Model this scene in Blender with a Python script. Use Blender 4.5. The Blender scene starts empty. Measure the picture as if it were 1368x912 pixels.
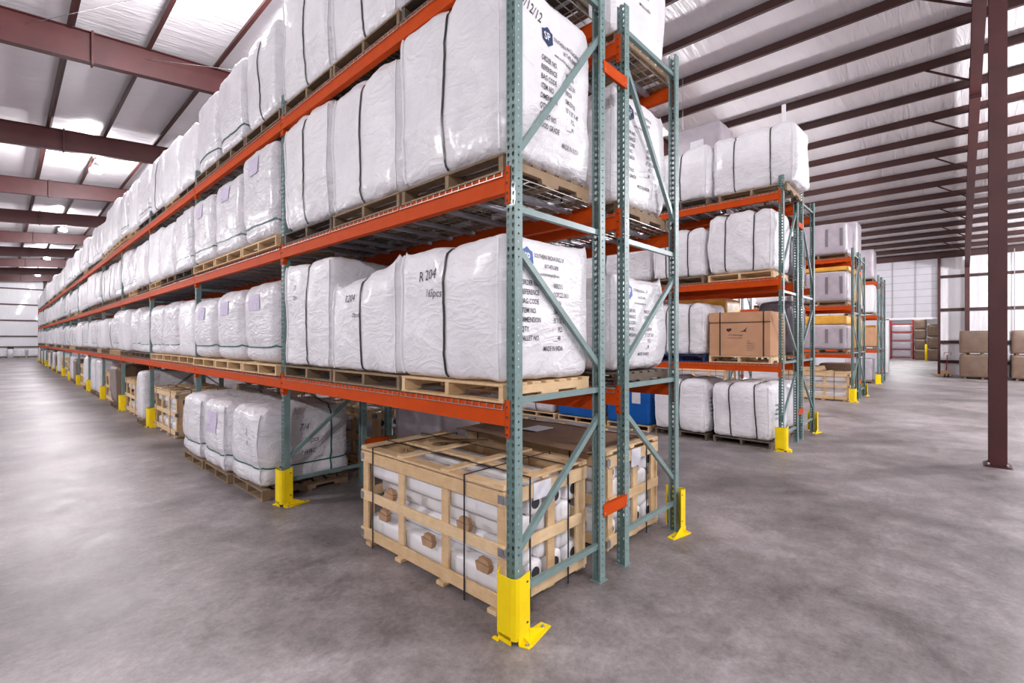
import bpy, math, random
from mathutils import Vector, Matrix, noise
random.seed(7)
R = random.Random(11)
SC = bpy.context.scene
COL = SC.collection
PI = math.pi

# ------------------------------------------------------------------ materials
MAT = {}
def nt(name):
    m = bpy.data.materials.new(name); m.use_nodes = True
    MAT[name] = m
    t = m.node_tree
    return m, t, t.nodes['Principled BSDF'], t.nodes['Material Output']
def math_node(t, op, a, b=None, c=None):
    n = t.nodes.new('ShaderNodeMath'); n.operation = op
    for i, v in enumerate((a, b, c)):
        if v is None: continue
        if isinstance(v, (int, float)): n.inputs[i].default_value = v
        else: t.links.new(v, n.inputs[i])
    return n.outputs[0]
def texcoord(t, scale=(1, 1, 1), which='Object'):
    tc = t.nodes.new('ShaderNodeTexCoord'); mp = t.nodes.new('ShaderNodeMapping')
    mp.inputs['Scale'].default_value = scale
    t.links.new(tc.outputs[which], mp.inputs['Vector'])
    return mp.outputs['Vector']
def noise_node(t, vec, scale, detail=4, rough=.55, dist=0):
    n = t.nodes.new('ShaderNodeTexNoise')
    n.inputs['Scale'].default_value = scale; n.inputs['Detail'].default_value = detail
    n.inputs['Roughness'].default_value = rough; n.inputs['Distortion'].default_value = dist
    t.links.new(vec, n.inputs['Vector'])
    return n.outputs['Fac']
def ramp(t, fac, stops):
    r = t.nodes.new('ShaderNodeValToRGB')
    e = r.color_ramp.elements
    while len(e) < len(stops): e.new(.5)
    for i, (p, c) in enumerate(stops):
        e[i].position = p; e[i].color = (*c, 1)
    t.links.new(fac, r.inputs['Fac'])
    return r.outputs['Color']
def bump(t, b, h, strength, dist=.01):
    n = t.nodes.new('ShaderNodeBump'); n.inputs['Strength'].default_value = strength
    n.inputs['Distance'].default_value = dist
    t.links.new(h, n.inputs['Height']); t.links.new(n.outputs['Normal'], b.inputs['Normal'])
def mixc(t, fac, a, b, mode='MIX'):
    n = t.nodes.new('ShaderNodeMix'); n.data_type = 'RGBA'; n.blend_type = mode
    if isinstance(fac, (int, float)): n.inputs[0].default_value = fac
    else: t.links.new(fac, n.inputs[0])
    for i, v in ((6, a), (7, b)):
        if isinstance(v, tuple): n.inputs[i].default_value = (*v, 1)
        else: t.links.new(v, n.inputs[i])
    return n.outputs[2]
def simple(name, col, rough=.5, metal=0, spec=.5, coat=0, var=0, nscale=6, bumpy=0):
    m, t, b, o = nt(name)
    b.inputs['Base Color'].default_value = (*col, 1)
    b.inputs['Roughness'].default_value = rough; b.inputs['Metallic'].default_value = metal
    b.inputs['Specular IOR Level'].default_value = spec
    b.inputs['Coat Weight'].default_value = coat; b.inputs['Coat Roughness'].default_value = .28
    if var or bumpy:
        f = noise_node(t, texcoord(t), nscale, 5)
        if var:
            lo = tuple(c*(1-var) for c in col); hi = tuple(min(1, c*(1+var)) for c in col)
            t.links.new(ramp(t, f, [(.3, lo), (.7, hi)]), b.inputs['Base Color'])
        if bumpy: bump(t, b, f, bumpy, .01)
    return m
def S(r, g, b):   # sRGB 0..255 -> linear
    f = lambda v: (v/255/12.92) if v/255 <= .04045 else ((v/255+.055)/1.055)**2.4
    return (f(r), f(g), f(b))

def wood(name, a, b2, rough=.75):
    m, t, b, o = nt(name)
    v = texcoord(t, (9, 9, 9))
    f1 = noise_node(t, v, 1.2, 3)
    f2 = noise_node(t, texcoord(t, (3, 3, 40)), 2.0, 4, .6, .4)
    oi = t.nodes.new('ShaderNodeObjectInfo')
    s = math_node(t, 'MULTIPLY_ADD', f1, .45, math_node(t, 'MULTIPLY', f2, .35))
    s = math_node(t, 'MULTIPLY_ADD', oi.outputs['Random'], .25, s)
    t.links.new(ramp(t, s, [(.25, a), (.75, b2)]), b.inputs['Base Color'])
    b.inputs['Roughness'].default_value = rough
    bump(t, b, f2, .25, .004)
    return m
wood('wood_fresh', S(196, 158, 112), S(234, 206, 164))
wood('wood_old', S(96, 78, 60), S(158, 132, 102))
wood('wood_grey', S(72, 62, 54), S(118, 102, 86))

def bagmat(name, c1, c2, rough, coat, bs, weave=True):
    m, t, b, o = nt(name)
    v = texcoord(t)
    f = noise_node(t, v, 3.2, 6, .6, .8)
    f2 = noise_node(t, texcoord(t, (2.2, 2.2, 3.6)), 1.5, 2.5, .5, 1.0)
    t.links.new(ramp(t, f, [(.3, c1), (.62, c2)]), b.inputs['Base Color'])
    b.inputs['Roughness'].default_value = rough
    b.inputs['Coat Weight'].default_value = coat; b.inputs['Coat Roughness'].default_value = .18
    f3 = noise_node(t, texcoord(t, (1.5, 1.5, 2.6)), 1.7, 2.2, .5, 1.6)
    rd = math_node(t, 'ABSOLUTE', math_node(t, 'MULTIPLY_ADD', f3, 2, -1))      # ridged folds
    rd = math_node(t, 'POWER', rd, .6)
    f4 = noise_node(t, texcoord(t, (4, 4, 7)), 1.8, 3, .55, 1.2)
    rd2 = math_node(t, 'ABSOLUTE', math_node(t, 'MULTIPLY_ADD', f4, 2, -1))
    h = math_node(t, 'MULTIPLY_ADD', f2, .5, math_node(t, 'MULTIPLY', f, .25))
    h = math_node(t, 'MULTIPLY_ADD', rd, -.9, math_node(t, 'MULTIPLY_ADD', rd2, -.45, h))
    bump(t, b, h, bs, .03)
    return m
bagmat('bag_woven', (.78, .765, .80), (.86, .85, .875), .44, .15, .38)
bagmat('bag_film', (.72, .705, .74), (.83, .82, .85), .38, .3, .5)
bagmat('bale_film', (.69, .67, .71), (.81, .795, .83), .38, .3, .62)
simple('strap_black', (.012, .012, .014), .35)
simple('strap_green', (.015, .12, .09), .4)
simple('ink', (.02, .02, .03), .6)
simple('ink_soft', (.10, .09, .12), .7)
simple('logo_blue', S(38, 84, 160), .5)
simple('logo_navy', S(24, 50, 92), .5)
simple('paper', (.74, .74, .80), .6, var=.06, nscale=20)
simple('sticker', (.62, .56, .72), .6, var=.1, nscale=25)
def film(name, alpha, tint=(.9, .9, .92)):
    m, t, b, o = nt(name)
    b.inputs['Base Color'].default_value = (*tint, 1)
    b.inputs['Roughness'].default_value = .12
    b.inputs['Specular IOR Level'].default_value = .8
    f = noise_node(t, texcoord(t, (1.2, 1.2, 4)), 2.4, 4, .6, 2.0)
    r = ramp(t, f, [(.40, (alpha*.3,)*3), (.68, (min(1, alpha*2.2),)*3)])
    t.links.new(r, b.inputs['Alpha'])
    bump(t, b, f, .8, .03)
    return m
film('stretch_film', .13)

# steel
simple('orange_paint', S(198, 74, 20), .55, spec=.08, coat=.0, var=.06, nscale=8)
simple('red_paint', S(150, 36, 40), .6, spec=.2)
simple('yellow_paint', S(252, 218, 4), .5, spec=.3, coat=.05, var=.05)
simple('bolt_steel', (.55, .55, .57), .35, .9)
simple('galvanised', (.42, .42, .47), .42, .6, var=.15, nscale=14)
simple('wire_steel', (.40, .38, .36), .4, .6)
simple('frame_paint', S(116, 140, 138), .42, coat=.2, var=.08, nscale=10)
simple('maroon_steel', S(72, 31, 31), .5, var=.18, nscale=2.2)
simple('maroon_purlin', S(62, 30, 26), .5, var=.12, nscale=2.0)
def post_mat(name, face):
    m, t, b, o = nt(name)
    f = noise_node(t, texcoord(t), 9, 4)
    ca, cb_ = (S(84, 112, 108), S(100, 130, 125)) if face else (S(112, 136, 134), S(126, 152, 150))  # side shading put into the paint: aisle face darker, end face lighter
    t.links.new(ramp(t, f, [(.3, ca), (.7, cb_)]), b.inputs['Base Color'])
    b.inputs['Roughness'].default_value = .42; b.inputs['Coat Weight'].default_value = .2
    tc = t.nodes.new('ShaderNodeTexCoord'); sp = t.nodes.new('ShaderNodeSeparateXYZ')
    t.links.new(tc.outputs['Object'], sp.inputs[0])
    zz = math_node(t, 'SUBTRACT', math_node(t, 'FRACT', math_node(t, 'DIVIDE', sp.outputs['Z'], .0508)), .5)
    zz = math_node(t, 'MULTIPLY', zz, .0508)
    if face:   # two columns of teardrop slots on the aisle face
        yy = math_node(t, 'SUBTRACT', math_node(t, 'ABSOLUTE', math_node(t, 'SUBTRACT', sp.outputs['Y'], .038)), .021)
        k = math_node(t, 'MULTIPLY_ADD', zz, .25, .0095)
        d = math_node(t, 'ADD', math_node(t, 'POWER', math_node(t, 'ABSOLUTE', math_node(t, 'DIVIDE', yy, k)), 2.0),
                      math_node(t, 'POWER', math_node(t, 'ABSOLUTE', math_node(t, 'DIVIDE', zz, .0165)), 2.0))
    else:      # one column of round holes on the end face
        xx = math_node(t, 'SUBTRACT', sp.outputs['X'], .036)
        d = math_node(t, 'DIVIDE', math_node(t, 'ADD', math_node(t, 'MULTIPLY', xx, xx), math_node(t, 'MULTIPLY', zz, zz)), .0072**2)
    a = math_node(t, 'GREATER_THAN', d, 1.0)
    t.links.new(a, b.inputs['Alpha'])
    return m
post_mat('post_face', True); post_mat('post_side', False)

# goods
simple('cardboard', S(196, 150, 116), .85, spec=.25, var=.07, nscale=4)
simple('cardboard_dark', S(128, 98, 76), .75, var=.12, nscale=4)
simple('kraft', S(176, 140, 108), .8, var=.12, nscale=12)
simple('roll_white', (.84, .83, .85), .45, coat=.15, var=.04, nscale=5, bumpy=.15)
simple('plug_black', (.03, .03, .035), .55)
simple('blue_film', S(10, 92, 176), .35, spec=.35, coat=.2, var=.12, nscale=5, bumpy=.5)
simple('blue_paint', S(28, 52, 110), .5)
simple('yellow_film', S(226, 168, 62), .35, coat=.4, var=.15, nscale=5, bumpy=.6)
simple('grey_wrap', S(176, 168, 176), .3, coat=.6, var=.12, nscale=4, bumpy=.7)
simple('slot_grey', S(118, 112, 118), .6)
simple('dark_wrap', S(96, 92, 104), .25, coat=.7, var=.3, nscale=9, bumpy=.8)
simple('brown_wrap', S(108, 86, 70), .32, coat=.35, var=.18, nscale=3, bumpy=.6)
simple('white_plastic', (.8, .8, .82), .4)
simple('rubber', (.03, .03, .03), .6)
simple('plate_metal', S(150, 150, 156), .35, .7, var=.2, nscale=60)

# lamp
m, t, b, o = nt('lamp_glow')
b.inputs['Base Color'].default_value = (1, 1, 1, 1)
b.inputs['Emission Color'].default_value = (1, .97, 1, 1); b.inputs['Emission Strength'].default_value = 40

# floor
m, t, b, o = nt('polished_concrete')
v = texcoord(t)
n1 = noise_node(t, v, .5, 6, .62, .2); n2 = noise_node(t, v, 2.3, 9, .72, .25); n3 = noise_node(t, v, 22, 6, .8, .2)
s = math_node(t, 'MULTIPLY_ADD', n1, .5, math_node(t, 'MULTIPLY_ADD', n2, .42, math_node(t, 'MULTIPLY', n3, .24)))
c = ramp(t, s, [(.44, S(74, 68, 68)), (.52, S(108, 101, 101)), (.60, S(134, 127, 127)), (.71, S(170, 162, 164))])
# saw-cut joints
sp = t.nodes.new('ShaderNodeSeparateXYZ'); t.links.new(v, sp.inputs[0])
def joint(axis, off, pitch):
    u = math_node(t, 'FRACT', math_node(t, 'DIVIDE', math_node(t, 'ADD', sp.outputs[axis], off), pitch))
    return math_node(t, 'LESS_THAN', u, .006/pitch)
j = math_node(t, 'MAXIMUM', joint('X', 2.8+40, 7.6), joint('Y', 1.1+40, 7.6))
c2 = mixc(t, math_node(t, 'MULTIPLY', j, .45), c, (.42, .40, .40))
# dark tyre scuffs
sc1 = noise_node(t, texcoord(t, (.35, 2.2, 1)), 2.0, 7, .7, 1.5)
sm = math_node(t, 'MULTIPLY', math_node(t, 'GREATER_THAN', sc1, .62), .12)
t.links.new(mixc(t, sm, c2, (.05, .045, .05)), b.inputs['Base Color'])
rr = math_node(t, 'MULTIPLY_ADD', n2, .5, .22)
t.links.new(rr, b.inputs['Roughness'])
b.inputs['Specular IOR Level'].default_value = .55
bump(t, b, math_node(t, 'ADD', n2, math_node(t, 'MULTIPLY', n3, .3)), .06, .01)

# roof insulation
def vinyl(name, c1, c2, sc, strength):
    m, t, b, o = nt(name)
    v = texcoord(t, sc)
    f = noise_node(t, v, 1.0, 6, .6, .6)
    g = noise_node(t, texcoord(t), .5, 3)
    t.links.new(ramp(t, g, [(.3, c1), (.7, c2)]), b.inputs['Base Color'])
    b.inputs['Roughness'].default_value = .32; b.inputs['Coat Weight'].default_value = .2
    bump(t, b, f, strength, .12)
vinyl('vinyl_roof', (.80, .78, .805), (.86, .84, .86), (.7, 6.0, 1), .5)
vinyl('vinyl_wall', (.80, .79, .83), (.86, .85, .88), (4.0, 4.0, .4), .4)
simple('panel_white', (.56, .55, .59), .45, var=.04, nscale=2)
simple('seam_grey', (.33, .32, .35), .5)
simple('wall_white', (.85, .85, .88), .6)

# ------------------------------------------------------------------ mesh helper
class MB:
    def __init__(s): s.v = []; s.f = []; s.m = []; s.sm = []
    def quad(s, pts, mi=0, smooth=False):
        n = len(s.v); s.v += [tuple(p) for p in pts]; s.f.append(tuple(range(n, n+len(pts)))); s.m.append(mi); s.sm.append(smooth)
    def box(s, x0, x1, y0, y1, z0, z1, mi=0, M=None):
        P = [(x0, y0, z0), (x1, y0, z0), (x1, y1, z0), (x0, y1, z0), (x0, y0, z1), (x1, y0, z1), (x1, y1, z1), (x0, y1, z1)]
        if M: P = [tuple(M @ Vector(p)) for p in P]
        n = len(s.v); s.v += P
        for f in ((0, 3, 2, 1), (4, 5, 6, 7), (0, 1, 5, 4), (1, 2, 6, 5), (2, 3, 7, 6), (3, 0, 4, 7)):
            s.f.append(tuple(n+i for i in f)); s.m.append(mi); s.sm.append(False)
        return s
    def bbox(s, x0, x1, y0, y1, z0, z1, r=.004, mi=0):
        """box with chamfered vertical and horizontal edges"""
        xs = (x0, x0+r, x1-r, x1); ys = (y0, y0+r, y1-r, y1)
        def ring(z, k):
            a, b_ = (0, 3) if k else (1, 2)
            if k: return [(xs[1], ys[0], z), (xs[2], ys[0], z), (xs[3], ys[1], z), (xs[3], ys[2], z), (xs[2], ys[3], z), (xs[1], ys[3], z), (xs[0], ys[2], z), (xs[0], ys[1], z)]
            return [(xs[1], ys[1], z), (xs[2], ys[1], z), (xs[2], ys[1], z), (xs[2], ys[2], z), (xs[2], ys[2], z), (xs[1], ys[2], z), (xs[1], ys[2], z), (xs[1], ys[1], z)]
        rings = [ring(z0, 0), ring(z0+r, 1), ring(z1-r, 1), ring(z1, 0)]
        n = len(s.v)
        for rg in rings: s.v += rg
        for k in range(3):
            for i in range(8):
                j_ = (i+1) % 8
                s.f.append((n+k*8+i, n+k*8+j_, n+(k+1)*8+j_, n+(k+1)*8+i)); s.m.append(mi); s.sm.append(False)
        s.f.append(tuple(n+i for i in (7, 5, 3, 1))); s.m.append(mi); s.sm.append(False)
        s.f.append(tuple(n+24+i for i in (1, 3, 5, 7))); s.m.append(mi); s.sm.append(False)
        return s
    def bar(s, a, b_, w, h, mi=0, up=(0, 0, 1)):
        """rectangular bar from a to b"""
        a = Vector(a); b_ = Vector(b_); d = (b_-a); L = d.length; d.normalize()
        u = Vector(up)
        if abs(d.dot(u)) > .98: u = Vector((1, 0, 0))
        sx = d.cross(u).normalized(); sz = sx.cross(d)
        P = []
        for q in (a, b_):
            for (i, j_) in ((-1, -1), (1, -1), (1, 1), (-1, 1)):
                P.append(tuple(q+sx*i*w/2+sz*j_*h/2))
        n = len(s.v); s.v += P
        for f in ((0, 1, 2, 3), (7, 6, 5, 4), (0, 4, 5, 1), (1, 5, 6, 2), (2, 6, 7, 3), (3, 7, 4, 0)):
            s.f.append(tuple(n+i for i in f)); s.m.append(mi); s.sm.append(False)
        return s
    def tube(s, pts, r, n=8, mi=0, cap=True):
        pts = [Vector(p) for p in pts]; base = len(s.v)
        for i, p in enumerate(pts):
            d = (pts[min(i+1, len(pts)-1)]-pts[max(i-1, 0)]).normalized()
            u = Vector((0, 0, 1)) if abs(d.z) < .95 else Vector((1, 0, 0))
            a = d.cross(u).normalized(); c_ = a.cross(d)
            rr_ = r[i] if isinstance(r, (list, tuple)) else r
            for k in range(n):
                t_ = 2*PI*k/n; s.v.append(tuple(p+a*math.cos(t_)*rr_+c_*math.sin(t_)*rr_))
        for i in range(len(pts)-1):
            for k in range(n):
                k2 = (k+1) % n
                s.f.append((base+i*n+k, base+i*n+k2, base+(i+1)*n+k2, base+(i+1)*n+k)); s.m.append(mi); s.sm.append(n > 5)
        if cap:
            s.f.append(tuple(base+k for k in range(n-1, -1, -1))); s.m.append(mi); s.sm.append(False)
            e = base+(len(pts)-1)*n
            s.f.append(tuple(e+k for k in range(n))); s.m.append(mi); s.sm.append(False)
        return s
    def prism(s, poly, axis, a, b_, mi=0):
        """extrude 2-D poly along an axis"""
        def P(u, v_, w):
            return {'x': (w, u, v_), 'y': (u, w, v_), 'z': (u, v_, w)}[axis]
        n = len(s.v); k = len(poly)
        s.v += [P(u, v_, a) for u, v_ in poly]+[P(u, v_, b_) for u, v_ in poly]
        s.f.append(tuple(n+i for i in range(k))); s.m.append(mi); s.sm.append(False)
        s.f.append(tuple(n+k+i for i in range(k-1, -1, -1))); s.m.append(mi); s.sm.append(False)
        for i in range(k):
            j_ = (i+1) % k
            s.f.append((n+i, n+k+i, n+k+j_, n+j_)); s.m.append(mi); s.sm.append(False)
        return s
    def mesh(s, name, mats):
        me = bpy.data.meshes.new(name)
        me.from_pydata(s.v, [], s.f)
        for m_ in ([mats] if isinstance(mats, str) else mats): me.materials.append(MAT[m_])
        me.polygons.foreach_set('material_index', s.m)
        me.polygons.foreach_set('use_smooth', s.sm)
        me.update()
        return me
    def build(s, name, mats, parent=None, loc=(0, 0, 0)):
        return put(name, s.mesh(name, mats), parent, loc)
def put(name, me, parent=None, loc=(0, 0, 0)):
    o_ = bpy.data.objects.new(name, me); COL.objects.link(o_)
    if parent: o_.parent = parent
    o_.location = loc
    return o_
def tag(o_, label, cat, group=None, kind=None):
    if kind: o_['kind'] = kind
    if label: o_['label'] = label
    if cat: o_['category'] = cat
    if group: o_['group'] = group
    return o_
def thing(name, label, cat, loc=(0, 0, 0), group=None, rz=0):
    o_ = bpy.data.objects.new(name, None); COL.objects.link(o_)
    o_.location = loc; o_.rotation_euler = (0, 0, rz); o_.empty_display_size = .1
    return tag(o_, label, cat, group)
def struct(o_): o_['kind'] = 'structure'; return o_
CH = {}
def copy_tree(o_, parent=None, depth=0):
    c_ = o_.copy(); COL.objects.link(c_)
    if parent: c_.parent = parent
    for ch in list(o_.children): copy_tree(ch, c_, depth+1)
    return c_
def recalc(me):
    import bmesh
    bm = bmesh.new(); bm.from_mesh(me); bmesh.ops.recalc_face_normals(bm, faces=bm.faces); bm.to_mesh(me); bm.free()

ORD = ['first', 'second', 'third', 'fourth', 'fifth', 'sixth', 'seventh', 'eighth', 'ninth', 'tenth', 'eleventh', 'twelfth',
       'thirteenth', 'fourteenth', 'fifteenth', 'sixteenth', 'seventeenth']

# ------------------------------------------------------------------ dimensions
BAY = 3.67; PW = .076; FD = 1.067; FLUE = .31; PH = 4.80
LV = (1.50, 3.02, 4.52)
BH = .135
RX2 = FD+FLUE          # second half of a double row

# ------------------------------------------------------------------ racking
def post_mesh(top):
    """C-shaped perforated column, closed face at x=0, open towards +x"""
    q = MB(); w = .003; d = .072
    # front face
    q.quad([(0, 0, 0), (0, 0, top), (0, PW, top), (0, PW, 0)], 0)
    q.quad([(w, 0, 0), (w, PW, 0), (w, PW, top), (w, 0, top)], 0)
    for y in (0, PW):
        yi = w if y == 0 else PW-w
        q.quad([(0, y, 0), (d, y, 0), (d, y, top), (0, y, top)], 1)
        q.quad([(w, yi, 0), (w, yi, top), (d, yi, top), (d, yi, 0)], 1)
        q.quad([(0, y, top), (d, y, top), (d, yi, top), (0, yi, top)], 2)
        # inward lips
        yl = .018 if y == 0 else PW-.018
        q.quad([(d, y, 0), (d, yl, 0), (d, yl, top), (d, y, top)], 2)
    # foot plate
    q.box(-.02, d+.02, -.012, PW+.012, 0, .006, 2)
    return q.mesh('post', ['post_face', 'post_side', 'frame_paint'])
POST = post_mesh(PH)
def frame_parts(parent, y, mirror=False):
    """upright frame (part of the rack): two posts (sub-parts), horizontals and diagonals (sub-parts)"""
    fr = bpy.data.objects.new('upright_frame', None); COL.objects.link(fr); fr.parent = parent; fr.location = (0, y, 0)
    p1 = put('post', POST, fr, (0, 0, 0))
    p2 = put('post', POST, fr, (FD, PW, 0)); p2.rotation_euler = (0, 0, PI)
    yc = PW/2
    a, b_ = (.072, FD-.072)
    for me in BR_H: put('brace', me, fr)
    for me in (BR_DM if mirror else BR_D): put('brace', me, fr)
    return fr
def _brace(a, b_):
    return MB().bar(a, b_, .034, .042).mesh('brace', 'frame_paint')
BR_H = [_brace((.03, PW/2, z), (FD-.03, PW/2, z)) for z in (.28, 1.53, 2.785, 4.60)]
BR_D = [_brace((.03, PW/2, .51), (FD-.03, PW/2, 1.32)), _brace((.03, PW/2, 2.555), (FD-.03, PW/2, 1.71)), _brace((.03, PW/2, 3.12), (FD-.03, PW/2, 4.36))]
BR_DM = [_brace((.03, PW/2, 1.32), (FD-.03, PW/2, .51)), _brace((.03, PW/2, 1.71), (FD-.03, PW/2, 2.555)), _brace((.03, PW/2, 4.36), (FD-.03, PW/2, 3.12))]

def beam_mesh():
    q = MB(); L = BAY-PW
    # stepped box beam (origin: top, aisle face, near end); aisle face at x=-.012
    q.prism([(-.012, 0), (-.012, -BH), (.045, -BH), (.045, -.03), (.028, -.03), (.028, 0)], 'y', .001, L-.001)
    me = q.mesh('beam', 'orange_paint'); recalc(me); return me
BEAM = beam_mesh()
def conn_mesh(side):
    q = MB()
    y0, y1 = ((-.036, .006) if side < 0 else (BAY-PW-.006, BAY-PW+.036))
    q.box(-.010, -.003, y0, y1, -.21, .035)
    yb = 0 if side < 0 else BAY-PW-.004
    q.box(-.010, .04, yb, yb+.004, -.21, .035)
    for z in (-.01, -.075, -.14, -.19):
        q.box(-.014, -.010, (y0+y1)/2-.005, (y0+y1)/2+.005, z-.007, z+.007, 1)
    return q.mesh('end_connector', ['orange_paint', 'rubber'])
CONN = [conn_mesh(-1), conn_mesh(1)]
NDK = 3
DW = (BAY-PW)/NDK-.02
def deck_mesh():
    q = MB(); n = 16
    for i in range(n+1):                       # wires running in depth, waterfall over the beam faces
        y = .01+(DW-.02)*i/n
        q.box(-.022, FD+.022, y-.0025, y+.0025, .002, .007)
        q.box(-.022, -.017, y-.0025, y+.0025, -.028, .007)
        q.box(FD+.017, FD+.022, y-.0025, y+.0025, -.028, .007)
    for i in range(10):
        x = .02+(FD-.04)*i/9
        q.box(x-.0025, x+.0025, 0, DW, -.003, .002)
    q.box(-.027, -.022, 0, DW, -.030, -.025); q.box(FD+.022, FD+.027, 0, DW, -.030, -.025)
    return q.mesh('wire_deck', 'wire_steel')
DECK = deck_mesh()
def chan_mesh():
    q = MB()
    q.box(.046, FD-.046, -.024, .024, -.034, -.030)
    q.box(.046, FD-.046, -.026, -.023, -.034, -.004); q.box(.046, FD-.046, .023, .026, -.034, -.004)
    return q.mesh('support_channel', 'galvanised')
CHAN = chan_mesh()
def rack(name_label, x, y0, nb, mirror=False, detail=6, deck_bays=11):
    t_ = thing('pallet_rack', name_label, 'rack', (x, y0, 0), 'pallet racks')
    for i in range(nb+1): frame_parts(t_, i*BAY, mirror)
    nd = 0; rest = MB()
    for i in range(nb):
        for z in LV:
            for k in (0, 1):
                b_ = put('beam', BEAM, t_, (0 if k == 0 else FD, i*BAY+PW, z))
                if k: b_.rotation_euler = (0, 0, PI); b_.location = (FD, (i+1)*BAY, z)
                if i < detail:
                    put('end_connector', CONN[0], b_); put('end_connector', CONN[1], b_)
            for k in range(NDK):
                yy = i*BAY+PW+.01+k*(DW+.02)
                if i < deck_bays:
                    d = put('wire_deck', DECK, t_, (0, yy, z))
                    if i < 4:
                        for c_ in (.2, .5, .8): put('support_channel', CHAN, d, (0, DW*c_, 0))
                else:
                    rest.box(-.02, FD+.02, yy, yy+DW, z+.001, z+.006)
    if rest.v:
        o_ = rest.build('wire_deck', 'wire_steel', t_); o_['kind'] = 'stuff'
    return t_
R1Y = 0.0
X1, X2 = 0.0, RX2
X3, Y3 = 7.0, .15; X4 = X3+RX2
X5, Y5 = 15.8, .32; X6 = X5+RX2
X7, Y7 = 24.1, .52; X8 = X7+RX2
rk1 = rack('long orange and grey-green pallet rack lining the left aisle, stacked with white bags', X1, 0, 16)
rk2 = rack('pallet rack standing back to back behind the long left rack', X2, 0, 5, True, 1)
rk3 = rack('pallet rack beyond the first aisle, with the printed cardboard box on its shelf', X3, Y3, 3, False, 2)
rk4 = rack('pallet rack backing onto the one with the printed cardboard box', X4, Y3, 2, True, 0)
rk5 = rack('third rack across the floor, holding slotted grey wrapped loads', X5, Y5, 2, False, 0)
rk6 = rack('rack backing onto the slotted grey loads, with amber wrapped goods', X6, Y5, 1, True, 0)
rk7 = rack('farthest rack toward the open doorway, with white cartons', X7, Y7, 1, False, 0)
rk8 = rack('rack backing onto the farthest rack by the doorway', X8, Y7, 1, True, 0)
# row spacers join the back-to-back rows (parts of the front rack)
q = MB(); q.box(-.03, FLUE+.03, -.004, 0, -.05, .05); q.box(-.03, FLUE+.03, -.004, .02, .047, .05); q.box(-.03, FLUE+.03, -.004, .02, -.05, -.047)
for xx in (-.012, FLUE+.012):
    q.box(xx-.007, xx+.007, -.01, -.004, -.03, -.018, 1)
SPACER = q.mesh('row_spacer', ['orange_paint', 'bolt_steel'])
for rk, n in ((rk1, 4), (rk3, 2), (rk5, 1), (rk7, 1)):
    for i in range(n+1):
        for z in (.56, 4.12):
            put('row_spacer', SPACER, rk, (FD, i*BAY-.002, z))

# ------------------------------------------------------------------ column guards
def guard(label, x, y, mirror=False, group='yellow column guards'):
    t_ = thing('column_guard', label, 'guard', (x, y, 0), group)
    me = GUARD
    g = put('shield', GUARD[0], t_); f_ = put('foot_plate', GUARD[1], t_)
    for me in GUARD[2:]: put('anchor_bolt', me, f_)
    if mirror: t_.scale = (-1, 1, 1)
    return t_
def make_guard():
    q = MB()
    prof = [(.020, .150), (-.030, .148), (-.062, .112), (-.062, -.020), (-.034, -.052), (.078, -.052)]
    prof = [(.0, .135), (-.045, .118), (-.062, .095), (-.062, -.022), (-.045, -.050), (-.02, -.060), (.078, -.060)]
    inner = [(.0, .130), (-.042, .113), (-.056, .092), (-.056, -.020), (-.041, -.045), (-.018, -.054), (.078, -.054)]
    def zt(i): return .44 if i in (0, 6) else .42
    z0 = .030
    for i in range(len(prof)-1):
        a, b_ = prof[i], prof[i+1]; c_, d = inner[i], inner[i+1]
        za, zb = zt(i), zt(i+1)
        q.quad([(*a, z0), (*b_, z0), (*b_, zb), (*a, za)])
        q.quad([(*d, z0), (*c_, z0), (*c_, za), (*d, zb)])
        q.quad([(*a, za), (*b_, zb), (*d, zb), (*c_, za)])
        q.quad([(*b_, z0), (*a, z0), (*c_, z0), (*d, z0)])
    for i in (0, 6):
        a, c_ = prof[i], inner[i]
        q.quad([(*a, z0), (*a, zt(i)), (*c_, zt(i)), (*c_, z0)])
    for z in (.12, .38):
        q.box(.045, .06, -.062, -.060, z-.006, z+.006, 1)
    sh = q.mesh('shield', ['yellow_paint', 'rubber']); 
    q = MB()
    # floor flange and gusset reaching out past the post on the open side, small tab on the aisle side
    q.prism([(-.030, -.062), (-.010, -.125), (.030, -.125), (.275, -.075), (.262, .0), (.085, .0), (.085, -.062)], 'z', 0, .008)
    q.prism([(-.030, -.056), (.078, -.056), (.078, -.062), (-.030, -.062)], 'z', .008, .05)
    q.prism([(.070, .008), (.070, .075), (.20, .020), (.225, .008)], 'y', -.064, -.058)
    q.prism([(-.118, .008), (-.060, .045), (-.060, .008)], 'x', .020, .026)
    q.box(-.085, -.055, .075, .125, 0, .008)
    q.box(-.062, -.056, -.02, .09, 0, .05)
    ft = q.mesh('foot_plate', 'yellow_paint'); recalc(ft)
    bo = []
    for (bx, by) in ((.008, -.098), (.225, -.045)):
        q = MB(); q.tube([(bx, by, .008), (bx, by, .012)], .014, 10); q.tube([(bx, by, .012), (bx, by, .022)], .009, 6)
        bo.append(q.mesh('anchor_bolt', 'bolt_steel'))
    return [sh, ft]+bo
GUARD = make_guard()
for i in range(17):
    lab = 'yellow steel guard around the nearest post, in front of the roll crate' if i == 0 else \
          ('yellow guard at the foot of the post beside the green-strapped bales' if i == 1 else
           'yellow guard at the %s post of the long rack, left aisle' % ORD[i])
    guard(lab, X1, i*BAY)
guard('yellow guard on the far outer post of the nearest double rack', X2+FD, 0, True)
guard('yellow guard in front of the rack with the printed cardboard box', X3, Y3)
guard('yellow guard behind the rack with the printed cardboard box', X4+FD, Y3, True)
guard('yellow guard beside the roll crate of the third rack', X5, Y5)
guard('yellow guard on the far side of the third rack', X6+FD, Y5, True)
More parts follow.
